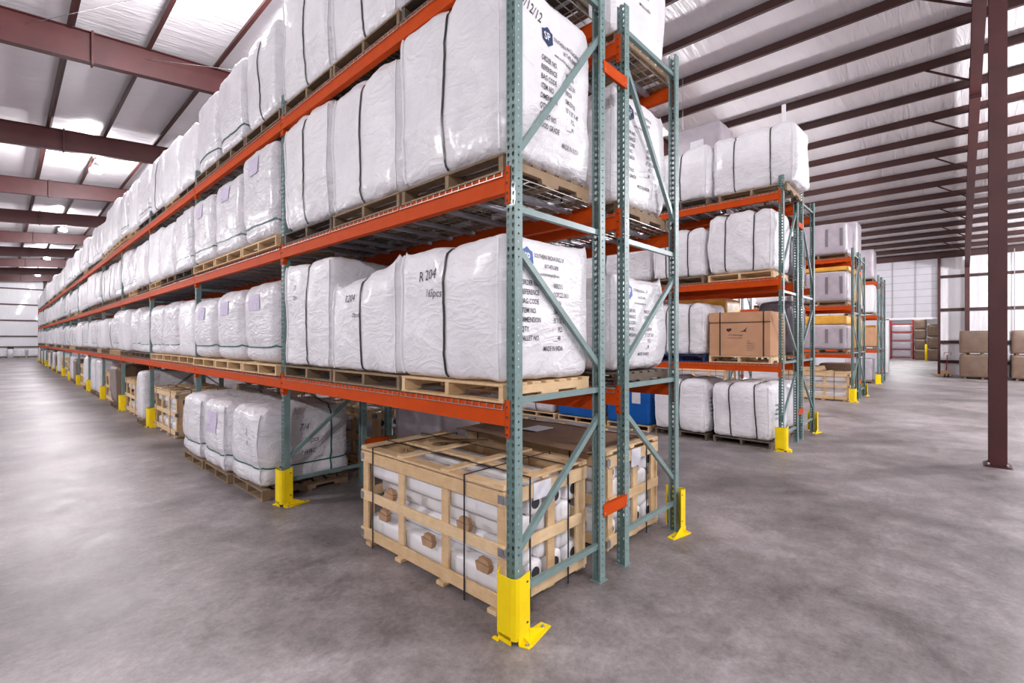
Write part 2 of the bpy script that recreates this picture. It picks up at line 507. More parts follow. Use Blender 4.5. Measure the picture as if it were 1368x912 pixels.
guard('yellow guard at the farthest rack by the doorway', X7, Y7)
guard('yellow guard on the outer post of the rack with blue loads', X3, Y3+BAY)

# ------------------------------------------------------------------ pallets
def pallet_meshes(W, D, mat):
    """stringers run along x (depth); boards along y. origin: centre base"""
    out = []
    q = MB(); n = 7; bw = .095
    for i in range(n):
        x = -D/2+bw/2+(D-bw)*i/(n-1); q.bbox(x-bw/2, x+bw/2, -W/2, W/2, .108, .126, .002)
    out.append(('top_boards', q.mesh('top_boards', mat)))
    q = MB()
    for i in (0, 2, 4):
        x = -D/2+bw/2+(D-bw)*i/4; q.bbox(x-bw/2, x+bw/2, -W/2, W/2, 0, .016, .002)
    out.append(('bottom_boards', q.mesh('bottom_boards', mat)))
    for y in (-W/2+.022, 0, W/2-.022):
        q = MB()
        a, b_ = -D/2+.004, D/2-.004
        nt_ = .225*D
        poly = [(a, .016), (a+.16, .016), (a+.17, .05), (a+.17+nt_, .05), (a+.18+nt_, .016), (b_-.18-nt_, .016), (b_-.17-nt_, .05), (b_-.17, .05), (b_-.16, .016), (b_, .016), (b_, .108), (a, .108)]
        q.prism(poly, 'y', y-.02, y+.02)
        me = q.mesh('stringer', mat); recalc(me)
        out.append(('stringer', me))
    return out
PAL = {k: pallet_meshes(1.16, 1.0, m_) for k, m_ in (('fresh', 'wood_fresh'), ('old', 'wood_old'), ('grey', 'wood_grey'), ('blue', 'blue_paint'))}
def flat_mesh(parts, mats, name):
    q = MB()
    for _, me in parts:
        n = len(q.v); q.v += [tuple(v_.co) for v_ in me.vertices]
        for p in me.polygons: q.f.append(tuple(n+i for i in p.vertices)); q.m.append(0); q.sm.append(False)
    return q.mesh(name, mats)
PALF = {k: flat_mesh(PAL[k], m_, 'pallet') for k, m_ in (('fresh', 'wood_fresh'), ('old', 'wood_old'), ('grey', 'wood_grey'), ('blue', 'blue_paint'))}
PCOL = {'fresh': 'pale pallet', 'old': 'weathered pallet', 'grey': 'dark worn pallet', 'blue': 'blue painted pallet'}
def pallet(kind, x, y, z, where, near=True, group='pallets under the loads', rz=0, sx=1, sy=1):
    lab = PCOL[kind]+' '+where
    if near:
        t_ = thing('pallet', lab, 'pallet', (x, y, z), group, rz)
        for nm, me in PAL[kind]: put(nm, me, t_)
    else:
        t_ = put('pallet', PALF[kind], None, (x, y, z)); tag(t_, lab, 'pallet', group); t_.rotation_euler.z = rz
    t_.scale = (sx, sy, 1)
    return t_

# ------------------------------------------------------------------ bags
class Bag:
    """soft filled sack; surface point = f(px,py,pz), each in -1..1"""
    def __init__(s, W, D, H, seed, k=16, dome=.05, bulge=.03, vs=(0,), gs=(), tilt=0, ears=.03, amp=1.0, crump=.3):
        s.W, s.D, s.H, s.seed, s.k = W, D, H, seed*17.31, k
        s.dome, s.bulge, s.vs, s.gs, s.tilt, s.amp, s.crump = dome, bulge, vs, gs, tilt, amp, crump
        rr_ = random.Random(seed)
        s.ear = [rr_.uniform(0, ears) for _ in range(4)]
        s.lean = (rr_.uniform(-.015, .015), rr_.uniform(-.015, .015))
    def f(s, px, py, pz):
        k = s.k
        q_ = (abs(px)**k+abs(py)**k+abs(pz)**k)**(-1/k)
        X, Y, Z = px*q_*s.D/2, py*q_*s.W/2, s.H/2*(1+pz*q_)
        n = Vector((px*abs(px)**6, py*abs(py)**6, pz*abs(pz)**6)).normalized()
        ex, ey, ez = 1-px*px, 1-py*py, 1-pz*pz
        # filled bulge on the side faces, dome on top
        side = s.bulge*max(0, ez)**.6
        X += px*side*ey**.5*abs(px)**3; Y += py*side*ex**.5*abs(py)**3
        if pz > 0:
            w = pz**5
            Z += w*(s.dome*(ex*ey)**.6+s.tilt*py)
            e = (abs(px)*abs(py))**7
            if e > .01: Z += w*e*s.ear[(px > 0)*2+(py > 0)]
        # folds
        P = Vector((X*1.0+s.seed, Y*1.0-s.seed, Z))
        a = noise.noise(P*1.9)*.026
        r1 = 1-abs(noise.noise(Vector((P.x*3.2, P.y*3.2, P.z*1.7+5))))*2
        r2 = 1-abs(noise.noise(Vector((P.x*6+9, P.y*6, P.z*5))))*2
        r3 = noise.noise(P*13)
        d = a+.012*r1*abs(r1)+.005*r2*abs(r2)+.0012*r3
        low = max(0, (-pz-.45)/.55)
        if low > 0: d += s.crump*low*(.03*abs(noise.noise(P*8))+.012*noise.noise(P*17))-.012*low
        for v_ in s.vs:
            t_ = abs(Y-v_)
            if t_ < .2:
                d -= .010*math.exp(-(t_/.05)**2)
                if pz > 0: d -= .026*math.exp(-(t_/.07)**2)*(pz**3)
        for g in s.gs:
            t_ = abs(Z-g)
            d -= .022*math.exp(-(t_/.05)**2)
        d *= s.amp
        if pz < -.97: d = min(0, d)
        X += n.x*d+s.lean[0]*Z*.6; Y += n.y*d+s.lean[1]*Z*.6; Z += n.z*d
        return Vector((X, Y, max(Z, 0)))
    def body(s, n=22, mat='bag_woven'):
        q = MB()
        idx = {}
        N = n
        def vid(i, j_, k_):
            key = (i, j_, k_)
            if key not in idx:
                def m(u):   # denser near edges
                    u = u/N*2-1; return math.copysign(1-(1-abs(u))**1.25, u)
                idx[key] = len(q.v); q.v.append(tuple(s.f(m(i), m(j_), m(k_))))
            return idx[key]
        for a in range(N):
            for b_ in range(N):
                for F in (((0, a, b_), (0, a, b_+1), (0, a+1, b_+1), (0, a+1, b_)),
                          ((N, a, b_), (N, a+1, b_), (N, a+1, b_+1), (N, a, b_+1)),
                          ((a, 0, b_), (a+1, 0, b_), (a+1, 0, b_+1), (a, 0, b_+1)),
                          ((a, N, b_), (a, N, b_+1), (a+1, N, b_+1), (a+1, N, b_)),
                          ((a, b_, N), (a+1, b_, N), (a+1, b_+1, N), (a, b_+1, N)),
                          ((a, b_, 0), (a, b_+1, 0), (a+1, b_+1, 0), (a+1, b_, 0))):
                    q.f.append(tuple(vid(*p) for p in F)); q.m.append(0); q.sm.append(True)
        return q.mesh('bulk_bag', mat)
    def ribbon(s, path, closed, w, axis, mat, name, th=.004):
        """path: cube points; ribbon width w along axis"""
        pts = [s.f(*p) for p in path]; ns = []
        for p in path:
            ns.append(Vector((p[0]*abs(p[0])**6, p[1]*abs(p[1])**6, p[2]*abs(p[2])**6)).normalized())
        ax = Vector(axis); q = MB(); n = len(pts)
        for p, nn in zip(pts, ns):
            for (i, j_) in ((-1, -.6), (1, -.6), (1, 1), (-1, 1)):
                q.v.append(tuple(p+ax*i*w/2+nn*(j_*th+.009)))
        for i in range(n if closed else n-1):
            for k_ in range(4):
                a, b_ = i*4+k_, i*4+(k_+1) % 4; c_ = ((i+1) % n)*4
                q.f.append((a, b_, c_+(k_+1) % 4, c_+k_)); q.m.append(0); q.sm.append(False)
        me = q.mesh(name, mat); recalc(me); return me
    def vstrap(s, y, mat='strap_black', w=.018, lean=0):
        py = y/(s.W/2); N = 26; path = []
        for i in range(N+1): path.append((-1, py+lean*(1-i/N), -1+2*i/N))
        for i in range(1, N): path.append((-1+2*i/N, py, 1))
        for i in range(N+1): path.append((1, py, 1-2*i/N))
        return s.ribbon(path, False, w, (0, 1, 0), mat, 'strap')
    def xstrap(s, x, mat='strap_black', w=.018):
        px = x/(s.D/2); N = 26; path = []
        for i in range(N+1): path.append((px, -1, -1+2*i/N))
        for i in range(1, N): path.append((px, -1+2*i/N, 1))
        for i in range(N+1): path.append((px, 1, 1-2*i/N))
        return s.ribbon(path, False, w, (1, 0, 0), mat, 'strap')
    def hstrap(s, z, mat='strap_green', w=.016):
        pz = 2*z/s.H-1; N = 20; path = []
        sag = lambda u: pz
        for i in range(N): path.append((-1+2*i/N, -1, sag(i)))
        for i in range(N): path.append((1, -1+2*i/N, sag(i)))
        for i in range(N): path.append((1-2*i/N, 1, sag(i)))
        for i in range(N): path.append((-1, 1-2*i/N, sag(i)))
        return s.ribbon(path, True, w, (0, 0, 1), mat, 'strap')
    def seam(s, sy_, mat):
        path = [(-.995, sy_*.93, -1+2*i/40) for i in range(1, 40)]
        return s.ribbon(path, False, .012, (0, 1, 0), mat, 'seam', .008)
    def shell(s, z1, n=24):
        """stretch film around the lower part"""
        q = MB(); pzs = [-0.98+(2*z1/s.H-.02)*i/10 for i in range(11)]
        per = []
        for i in range(n): per.append((-1+2*i/n, -1))
        for i in range(n): per.append((1, -1+2*i/n))
        for i in range(n): per.append((1-2*i/n, 1))
        for i in range(n): per.append((-1, 1-2*i/n))
        for pz in pzs:
            for (a, b_) in per:
                nn = Vector((a*abs(a)**6, b_*abs(b_)**6, 0)).normalized()
                q.v.append(tuple(s.f(a, b_, pz)+nn*(.012+.006*noise.noise(Vector((a*3+s.seed, b_*3, pz*9))))))
        m_ = len(per)
        for i in range(10):
            for k_ in range(m_):
                q.f.append((i*m_+k_, i*m_+(k_+1) % m_, (i+1)*m_+(k_+1) % m_, (i+1)*m_+k_)); q.m.append(0); q.sm.append(True)
        return q.mesh('stretch_wrap', 'stretch_film')
    # map a flat design (u to the right, v up, metres, from the centre of the face) on to a face
    def on_end(s, u, v_, off=.004):      # face towards -y, u along +x
        return s.f(max(-1, min(1, u/(s.D/2))), -1, max(-1, min(1, 2*v_/s.H-1)))+Vector((0, -off, 0))
    def on_front(s, u, v_, off=.004):    # face towards -x, u along -y
        return s.f(-1, max(-1, min(1, -u/(s.W/2))), max(-1, min(1, 2*v_/s.H-1)))+Vector((-off, 0, 0))

# ------------------------------------------------------------------ lettering
import bmesh
def text_tris(txt, size, sx=1.0, shear=0, bold=0):
    cu = bpy.data.curves.new('t', 'FONT'); cu.body = txt; cu.size = size; cu.shear = shear; cu.resolution_u = 2; cu.offset = bold
    ob = bpy.data.objects.new('t', cu); COL.objects.link(ob)
    bpy.context.view_layer.update()
    dg = bpy.context.evaluated_depsgraph_get()
    me = bpy.data.meshes.new_from_object(ob.evaluated_get(dg))
    bm = bmesh.new(); bm.from_mesh(me)
    bmesh.ops.triangulate(bm, faces=bm.faces)
    for _ in range(2):
        es = [e for e in bm.edges if e.calc_length() > size*.45]
        if not es: break
        bmesh.ops.subdivide_edges(bm, edges=es, cuts=1); bmesh.ops.triangulate(bm, faces=bm.faces)
    bm.verts.ensure_lookup_table()
    V = [(v_.co.x*sx, v_.co.y) for v_ in bm.verts]; F = [tuple(v_.index for v_ in f_.verts) for f_ in bm.faces]
    bm.free(); bpy.data.objects.remove(ob); bpy.data.curves.remove(cu); bpy.data.meshes.remove(me)
    return V, F
def lettering(lines, mapper, name, mat, parent):
    """lines: (text, u, v, size, sx, shear)"""
    for ln in lines:
        if not ln[0].strip(): continue
        q = MB()
        txt, u, v_, size, sx, sh = ln[:6]; rot = ln[6] if len(ln) > 6 else 0
        V, F = text_tris(txt, size, sx, sh, (0 if name == 'handwriting' else .0005)*size/.05)
        n = len(q.v); c_, s_ = math.cos(rot), math.sin(rot)
        for (a, b_) in V: q.v.append(tuple(mapper(u+a*c_-b_*s_, v_+a*s_+b_*c_)))
        for f_ in F: q.f.append(tuple(n+i for i in f_)); q.m.append(0); q.sm.append(False)
        q.build(name, mat, parent)
def patch(poly, mapper, q, mi=0, off=.004):
    """fan patch of a convex polygon with a few rings so that it follows the bag"""
    cx = sum(p[0] for p in poly)/len(poly); cy = sum(p[1] for p in poly)/len(poly)
    n = len(q.v); K = 4; m_ = len(poly)
    q.v.append(tuple(mapper(cx, cy, off)))
    for k_ in range(1, K+1):
        for (a, b_) in poly: q.v.append(tuple(mapper(cx+(a-cx)*k_/K, cy+(b_-cy)*k_/K, off)))
    for i in range(m_):
        j_ = (i+1) % m_
        q.f.append((n, n+1+i, n+1+j_)); q.m.append(mi); q.sm.append(False)
        for k_ in range(K-1):
            q.f.append((n+1+k_*m_+i, n+1+(k_+1)*m_+i, n+1+(k_+1)*m_+j_, n+1+k_*m_+j_)); q.m.append(mi); q.sm.append(False)
def dense(poly, k=5):
    out = []
    for i in range(len(poly)):
        a, b_ = poly[i], poly[(i+1) % len(poly)]
        for j_ in range(k): out.append((a[0]+(b_[0]-a[0])*j_/k, a[1]+(b_[1]-a[1])*j_/k))
    return out
def logo(bag, mapper, u, v_, s_, parent, mat='logo_blue'):
    q = MB()
    sh = [(-.5, .38), (-.28, .44), (0, .62), (.28, .44), (.5, .38), (.5, -.30), (0, -.62), (-.5, -.30)]
    patch(dense([(u+a*s_, v_+b_*s_) for a, b_ in sh], 3), mapper, q)
    e = q.build('printed_logo', mat, parent)
    V, F = text_tris('SP', s_*.72, .82, 0, .001)
    q = MB()
    for (a, b_) in V: q.v.append(tuple(mapper(u+a-.36*s_, v_+b_-.25*s_, .0065)))
    q.f = F; q.m = [0]*len(F); q.sm = [False]*len(F)
    q.build('logo_letters', 'white_plastic', e)
def spec_print(bag, mapper, parent, top, u0=-.40, sz=.050, sc=.80, variant=0, rot=0, lsc=.72, off=.33, vsc=.55):
    A = [['ORDER NO.', ':  00003215'], ['REFERENCE', ': OOFCZZ UN III'], ['BAG CODE', ': 00R274'], ['ITEM NO.', ': DM-SOP-09'],
         ['DIMENSION', ': 35" X 35" X 48"'], ['QTY.', ':         PCS.'], ['PALLET NO.', ': ____/48']]
    B = [['ORDER NO.', ':  00003216'], ['REFERENCE', ': 00FC22 UN'], ['BAG CODE', ': 00R274'], ['ITEM NO.', ': DM-SOP-00'],
         ['DIMENSION', ': 35" X 35" X 48"'], ['QTY.', ':         PCS.'], ['PALLET NO.', ': ____/48'], ['FOOD GRADE', '']]
    rows = A if variant == 0 else B
    L = []
    L.append(('SOUTHERN PACKAGING, LP', u0+.15, top+.01, sz*.82, .66, 0, rot)); L.append(('817-473-5898', u0+.26, top-.052, sz*.82, .7, 0, rot))
    L.append(('www.southernpackaginglp.com', u0+.15, top-.105, sz*.62, .72, 0, rot))
    L2 = []
    z = top-.185
    for i, (a, b_) in enumerate(rows):
        L2.append((a, u0, z, sz, lsc, 0, rot)); L2.append((b_, u0+off, z+off*rot, sz, vsc, 0, rot)); z -= sz*1.26
    L2.append(('MADE IN INDIA', u0+.24, z-.012+.24*rot, sz, lsc*.9, 0, rot))
    lettering(L+L2, mapper, 'printed_line', 'ink', parent)
    logo(bag, mapper, u0+.075, top+.0, .115, parent, 'logo_blue' if variant == 0 else 'logo_navy')

def put_bag(bag, x, y, z, label, group, mat='bag_woven', n=22, vs=None, hs=(), wrap=0, name='bulk_bag', vsmat='strap_black', lean=0, xs=()):
    """bag as a thing: own mesh body + straps and wrap as parts"""
    o_ = put(name, bag.body(n, mat), None, (x, y, z)); tag(o_, label, 'bag', group)
    for v_ in (bag.vs if vs is None else vs): put('strap', bag.vstrap(v_, vsmat, lean=lean), o_)
    for h in hs: put('strap', bag.hstrap(h), o_)
    for h in xs: put('strap', bag.xstrap(h, vsmat), o_)
    if wrap: put('stretch_wrap', bag.shell(wrap), o_)
    if n >= 26:
        for sy_ in (-1, 1): put('seam', bag.seam(sy_, mat), o_)
    return o_
G1 = 'bulk bags on the long rack'
# --- near bags of the long rack, first bay. (centre x, centre y, W, H, ...)
def near_bag(lv, yc, W, H, seed, label, D=.99, pk='old', xc=.49, plab='', **kw):
    bag_kw = {k_: kw.pop(k_) for k_ in list(kw) if k_ in ('dome', 'bulge', 'tilt', 'ears', 'k', 'gs', 'amp', 'crump')}
    vs = kw.pop('vs', (0,))
    b_ = Bag(W, D, H, seed, vs=vs, **bag_kw)
    b_.k += 3
    pallet(pk, xc, yc, LV[lv]+.008, plab, True)
    o_ = put_bag(b_, xc, yc, LV[lv]+.136, label, G1, vs=vs, **kw)
    return b_, o_
SH = ['bottom shelf', 'middle shelf', 'top shelf']
b1, o1 = near_bag(0, .68, 1.16, .98, 1, 'big white printed bag with a shield logo, lowest shelf at the rack end', plab='under the big printed bag at the lowest shelf end', pk='fresh', dome=.03, ears=.09, tilt=-.02, n=34, amp=.85, crump=.05)
spec_print(b1, b1.on_end, o1, .85, -.36, sz=.050)
lettering([('R 204', -.31, .74, .11, .85, .25, .06), ('165pcs', -.23, .62, .085, .85, .25, -.05)], b1.on_front, 'handwriting', 'ink_soft', o1)
b2, o2 = near_bag(0, 1.875, 1.15, .86, 2, 'white bag marked R204 by hand, middle of the lowest shelf in the first bay', plab='under the hand-marked bag in the middle of the lowest shelf', pk='old', dome=.05, tilt=-.07, ears=.10, n=30)
lettering([('R204', -.27, .64, .10, .8, .3, .05), ('20pcs', -.14, .50, .06, .8, .3)], b2.on_front, 'handwriting', 'ink_soft', o2)
b3, o3 = near_bag(0, 3.06, 1.10, 1.13, 3, 'tall white bag with crumpled film base, lowest shelf, third from the rack end', plab='under the tall film-based bag on the lowest shelf', pk='old', dome=.0, ears=.07, bulge=.0, n=28, wrap=.42, crump=.9)
lettering([('17', -.30, .84, .08, .8, .2), ('20pcs', -.33, .74, .065, .8, .2)], b3.on_front, 'handwriting', 'ink_soft', o3)
b4, o4 = near_bag(1, .68, 1.18, 1.24, 4, 'tall glossy printed bag with a navy shield, second shelf at the rack end', plab='under the tall glossy printed bag on the second shelf', pk='old', dome=.07, ears=.03, n=34, wrap=.40, crump=.5, k=14)
spec_print(b4, b4.on_end, o4, .92, -.16, variant=1, rot=-.05, sz=.052, lsc=.62, off=.27, vsc=.52)
lettering([('9/12/12', -.36, 1.04, .12, .6, .3, -.22)], b4.on_end, 'handwriting', 'ink', o4)
b5, o5 = near_bag(1, 1.875, 1.14, 1.15, 5, 'white bag with torn film at its base, second shelf, middle of the first bay', plab='under the torn-film bag on the second shelf', pk='old', dome=.12, ears=.02, n=28, wrap=.12, crump=1.0, k=12)
b6, o6 = near_bag(1, 3.06, 1.10, 1.20, 6, 'rounded white bag beside the post, second shelf, third from the rack end', plab='under the rounded bag beside the post, second shelf', pk='grey', dome=.12, ears=.02, n=28, wrap=.45, crump=.9, k=10)
spec_print(b6, b6.on_end, o6, .95, -.40, variant=1)
for i, (yc, H, sd) in enumerate(((.68, 1.2, 7), (1.875, 1.2, 8), (3.06, 1.2, 9))):
    near_bag(2, yc, 1.14, H, sd, 'white bag high on the top shelf at the rack end, %s from the end' % ORD[i], plab='on the top shelf, %s from the rack end' % ORD[i], pk='old' if i else 'grey', n=26, wrap=.4 if i == 2 else 0, crump=.8, dome=.08)

# --- second bay: green strapped film bales
labs = {0: 'film wrapped bale with green strap, lowest shelf of second bay, %s',
        1: 'film wrapped bale with green strap, second shelf of second bay, %s',
        2: 'tall white bag, top shelf of second bay, %s'}
PO = ('nearest of three', 'middle of three', 'farthest of three')
sd = 20
for lv in (0, 1, 2):
    for k in range(3):
        sd += 1
        yc = BAY+.66+k*1.19
        H = {0: (.98, .96, .93), 1: (1.16, 1.06, 1.02), 2: (1.15, 1.15, 1.12)}[lv][k]
        g = (.20,) if (lv < 2 or k > 0) else ()
        b_ = Bag(1.04, 1.0, H, sd, k=8 if lv == 0 else 11, dome=.05, bulge=.02, vs=() if g else (0,), gs=g, ears=.02, crump=.4)
        x = .44 if lv < 2 else .48
        pallet('fresh' if lv < 2 else 'old', x, yc, LV[lv]+.008, 'on the %s of the second bay, %s' % (('lowest shelf', 'second shelf', 'top shelf')[lv], PO[k]), True)
        o_ = put_bag(b_, x, yc, LV[lv]+.136, labs[lv] % PO[k], G1, 'bale_film' if g else 'bag_film', 20, vs=b_.vs, hs=g)
        if lv < 2:
            q = MB(); patch(dense([(-.2, H-.12), (.14, H-.12), (.14, H-.32), (-.2, H-.32)], 3), b_.on_front, q, off=.008); q.build('paper_label', 'sticker', o_)
# ground bales of the second bay
GB = 'film wrapped bales on the floor'
for k, (yc, xc) in enumerate(((BAY+.84, .42), (BAY+1.92, .36), (BAY+3.0, .34))):
    b_ = Bag(1.0, 1.12, .93, 40+k, k=12, dome=.05, bulge=.03, vs=(), gs=(.24,), ears=0, crump=.5, amp=1.3)
    pallet('old', xc, yc, 0, 'on the floor under the green-strapped bales, %s' % PO[k], True, sy=.9, sx=1.1)
    o_ = put_bag(b_, xc, yc, .128, 'film wrapped bale with green straps on the floor beneath the second bay, %s' % PO[k], GB, 'bale_film', 26, hs=(.24,), xs=(.30,), vsmat='strap_green')
    if k == 0: lettering([('7/4', -.12, .66, .12, .8, .3), ('20pcs', -.06, .50, .10, .8, .3), ('HVAC', -.10, .36, .08, .9, .3)], b_.on_end, 'handwriting', 'ink_soft', o_)
    if k == 1: 
        q = MB(); patch(dense([(-.2, .80), (.2, .80), (.2, .5), (-.2, .5)], 3), b_.on_front, q, off=.008); q.build('paper_label', 'sticker', o_)
    if k == 0: lettering([('7L', .1, .62, .12, .8, .3), ('NC', .1, .5, .08, .8, .3)], b_.on_front, 'handwriting', 'ink_soft', o_)

# --- far bags: a few moulds copied
moulds = []
for i in range(8):
    gs = (.20,) if i in (1, 4, 6) else ()
    vs = (0,) if i in (0, 3, 7) else ()
    b_ = Bag(1.06, 1.0, 1.0, 60+i, k=(13, 11, 17, 14)[i % 4], dome=.06, bulge=.03, vs=vs, gs=gs, ears=.05, amp=1.35, crump=.7)
    me = b_.body(14, ('bag_film', 'bale_film', 'bag_woven')[i % 3])
    st = [b_.vstrap(v_) for v_ in vs]+[b_.hstrap(g) for g in gs]
    look = 'film wrapped bale, green strap' if gs else ('white bag, black strap' if vs else 'plain white bag')
    moulds.append((me, st, look))
def far_bag(mi, x, y, z, sx, sy, sz, label, group, straps=True, flip=False):
    me, st, look = moulds[mi]
    o_ = put('bulk_bag', me, None, (x, y, z)); o_.scale = (sx, sy, sz)
    if flip: o_.rotation_euler.z = PI
    tag(o_, look+', '+label, 'bag', group)
    if straps:
        for s_ in st: put('strap', s_, o_)
    return o_
LVN = ('lowest', 'second', 'top')
for bay in range(2, 16):
    for lv in range(3):
        for k in range(3):
            yc = bay*BAY+.66+k*1.19
            mi = R.randrange(8)
            if lv < 2 and bay in (2, 3): mi = R.choice((1, 4, 6, 2))
            if bay > 8 and R.random() < .04: continue
            H = {0: R.uniform(.88, 1.08), 1: R.uniform(.95, 1.14), 2: R.uniform(1.0, 1.28)}[lv]
            x = .48+R.uniform(-.05, .03)
            far_bag(mi, x, yc+R.uniform(-.02, .02), LV[lv]+.134, R.uniform(.94, 1.0), R.uniform(.96, 1.05), H,
                    '%s shelf of the %s bay, %s' % (LVN[lv], ORD[bay], PO[k]), G1, bay < 9, R.random() < .5)
            pallet(R.choice(('fresh', 'old', 'grey')), x+.02, yc, LV[lv]+.008, 'on the %s shelf of the %s bay, %s' % (LVN[lv], ORD[bay], PO[k]), False)
# --- back rack of the nearest double row
G2 = 'bulk bags on the rack behind the long rack'
for lv, (H, sd, W) in enumerate(((.86, 80, 1.14), (1.02, 81, 1.14), (1.22, 82, 1.14))):
    b_ = Bag(W, 1.0, H, sd, k=13, vs=(0,), dome=.04 if lv < 2 else .06, ears=.14, tilt=-.02, crump=.2, amp=1.2)
    x = X2+FD-.50
    pallet('grey' if lv == 0 else 'old', x, .69, LV[lv]+.008, 'at the end of the back rack, %s shelf' % LVN[lv], True)
    o_ = put_bag(b_, x, .71, LV[lv]+.136, ('low printed bag on the lowest shelf at the back rack end', 'sagging printed bag on the second shelf at the back rack end', 'printed food grade bag high on the top shelf of the back rack')[lv], G2, 'bag_woven', 26)
    spec_print(b_, b_.on_end, o_, H-.13-(.05 if lv else 0), -.36, sz=.044, variant=0 if lv == 0 else 1)
for bay in range(0, 4):
    for lv in range(3):
        for k in range(3):
            if bay == 0 and k == 0: continue
            yc = bay*BAY+.66+k*1.19+(.04 if bay == 0 else 0); x = X2+FD-.52
            far_bag(R.choice((0, 2, 3, 5, 7)), x, yc, LV[lv]+.134, .96, 1.0, R.uniform(.85, 1.1), 'back rack, %s shelf, %s bay, %s' % (LVN[lv], ORD[bay], PO[k]), G2, bay < 1, True)
            pallet(R.choice(('old', 'grey')), x, yc, LV[lv]+.008, 'in the back rack, %s shelf, %s bay, %s' % (LVN[lv], ORD[bay], PO[k]), False)

# --- rack across the first aisle
G3 = 'bulk bags on the rack beyond the first aisle'
def r3bag(y0, y1, z, H, sd, label, pk, plab, two=True, D=1.02, mat='bag_woven', xc=None, lean=0, dome=.05, k=14, wrap=0, n=30, pal=True):
    W = y1-y0; yc = (y0+y1)/2; xc = X3+.48 if xc is None else xc
    vs = (-W*.22, W*.22) if two else (0,)
    b_ = Bag(W, D, H, sd, k=k, vs=vs, dome=dome, ears=.05, crump=.6, amp=1.6)
    if pal: pallet(pk, xc, yc, z, plab, True, sy=min(1, W/1.16))
    return b_, put_bag(b_, xc, yc, z+(.128 if pal else .01), label, G3, mat, n, wrap=wrap, lean=lean)
b_, o_ = r3bag(.34, 1.34, 0, .99, 100, 'white bag on the floor behind the yellow guard of the second rack', 'grey', 'on the floor behind the second rack guard', lean=-.12, k=12)
lettering([('ORDER NO. : 03', -.34, .62, .05, .8, 0, 0), ('REFERENCE : 22', -.34, .54, .05, .8, 0), ('ITEM NO. : DM', -.34, .46, .05, .8, 0), ('QTY. PCS.', -.34, .38, .05, .8, 0)], b_.on_end, 'printed_line', 'ink', o_)
b_, o_ = r3bag(1.46, 2.52, 0, 1.0, 101, 'white bag with one strap on the floor, left of the strapped floor bag', 'grey', 'on the floor under the single-strap bag', two=False, k=12)
lettering([('ORDER NO. : 03', -.40, .66, .05, .8, 0, 0), ('REFERENCE : 22', -.40, .58, .05, .8, 0), ('BAG CODE : 00', -.40, .50, .05, .8, 0), ('ITEM NO. : DM', -.40, .42, .05, .8, 0), ('QTY. PCS.', -.4, .34, .05, .8, 0)], b_.on_end, 'printed_line', 'ink', o_)
r3bag(1.50, 2.56, LV[0]+.008, .98, 102, 'white bag on the blue pallet beside the cardboard box', 'blue', 'under the white bag beside the cardboard box', mat='bag_woven', wrap=.3)
r3bag(.30, 1.44, LV[1]+.008, 1.08, 103, 'large white bag with two straps directly above the cardboard box', 'fresh', 'above the cardboard box', k=12, dome=.08)
r3bag(1.52, 2.56, LV[1]+.008, .92, 104, 'white bag left of the large bag, above the blue pallet', 'old', 'on the second shelf, left of the large two-strap bag', k=12)
r3bag(-.02, 1.38, LV[2]+.008, 1.06, 105, 'bulging top-shelf bag overhanging the second rack end', 'old', 'under the overhanging top-shelf bag of the second rack', k=14, dome=.10, wrap=.5, D=.88, xc=X3+.53)
r3bag(1.44, 2.52, LV[2]+.008, 1.02, 106, 'white top-shelf bag left of the overhanging bag', 'grey', 'on the second rack top shelf, left of the overhanging bag', two=False, k=12)
for bay in range(0, 3):
    for lv in range(3):
        for k in range(3):
            if bay == 0 and k < 2: continue
            yc = Y3+bay*BAY+.66+k*1.19
            far_bag(R.choice((0, 3, 7, 2)), X3+.5, yc, LV[lv]+.134, .98, .98, R.uniform(.88, 1.02), 'second rack, %s shelf, %s bay, %s' % (LVN[lv], ORD[bay], PO[k]), G3, True)
            pallet(R.choice(('old', 'grey')), X3+.5, yc, LV[lv]+.008, 'in the second rack, %s shelf, %s bay, %s' % (LVN[lv], ORD[bay], PO[k]), False)
for i, (yc) in enumerate((5.75, 6.95, 8.3, 9.5, 10.7)):
    far_bag((0, 2, 7, 3, 5)[i], X3+.5, yc, .128, .98, .98, .95, 'on the floor beyond the blue loads, %s from them' % ORD[i], G3, True)
    pallet('fresh', X3+.5, yc, 0, 'on the floor beyond the blue loads, %s from them' % ORD[i], False)

# ------------------------------------------------------------------ boxy loads
def soft_box(W, D, H, seed, mat, n=12, k=22, amp=.5, vs=(), crump=.2):
    b_ = Bag(W, D, H, seed, k=k, dome=.01, bulge=.01, vs=vs, ears=0, amp=amp, crump=crump)
    return b_, b_.body(n, mat)
def load(name, label, cat, x, y, z, W, D, H, seed, mat, group=None, pk='old', plab=None, n=12, k=22, amp=.5, vs=(), slots=0, top=None, near=False, card=None):
    b_, me = soft_box(W, D, H, seed, mat, n, k, amp, vs)
    zz = z
    if pk: pallet(pk, x, y, z, plab or ('under the '+' '.join(label.split()[:12])), near, sy=W/1.16, sx=D/1.0); zz = z+.128
    o_ = put(name, me, None, (x, y, zz)); tag(o_, label, cat, group)
    for v_ in vs: put('strap', b_.vstrap(v_), o_)
    if slots:
        for i in range(slots):
            u = -W/2+W*(i+.5)/slots+.04
            q = MB(); patch(dense([(u-.04, H*.82), (u+.04, H*.82), (u+.04, H*.25), (u-.04, H*.25)], 3), b_.on_front, q, off=.006)
            q.build('slot', 'slot_grey', o_)
    if card:
        q = MB(); patch(dense(card, 3), b_.on_front, q, off=.007); q.build('paper_label', 'paper', o_)
    return b_, o_
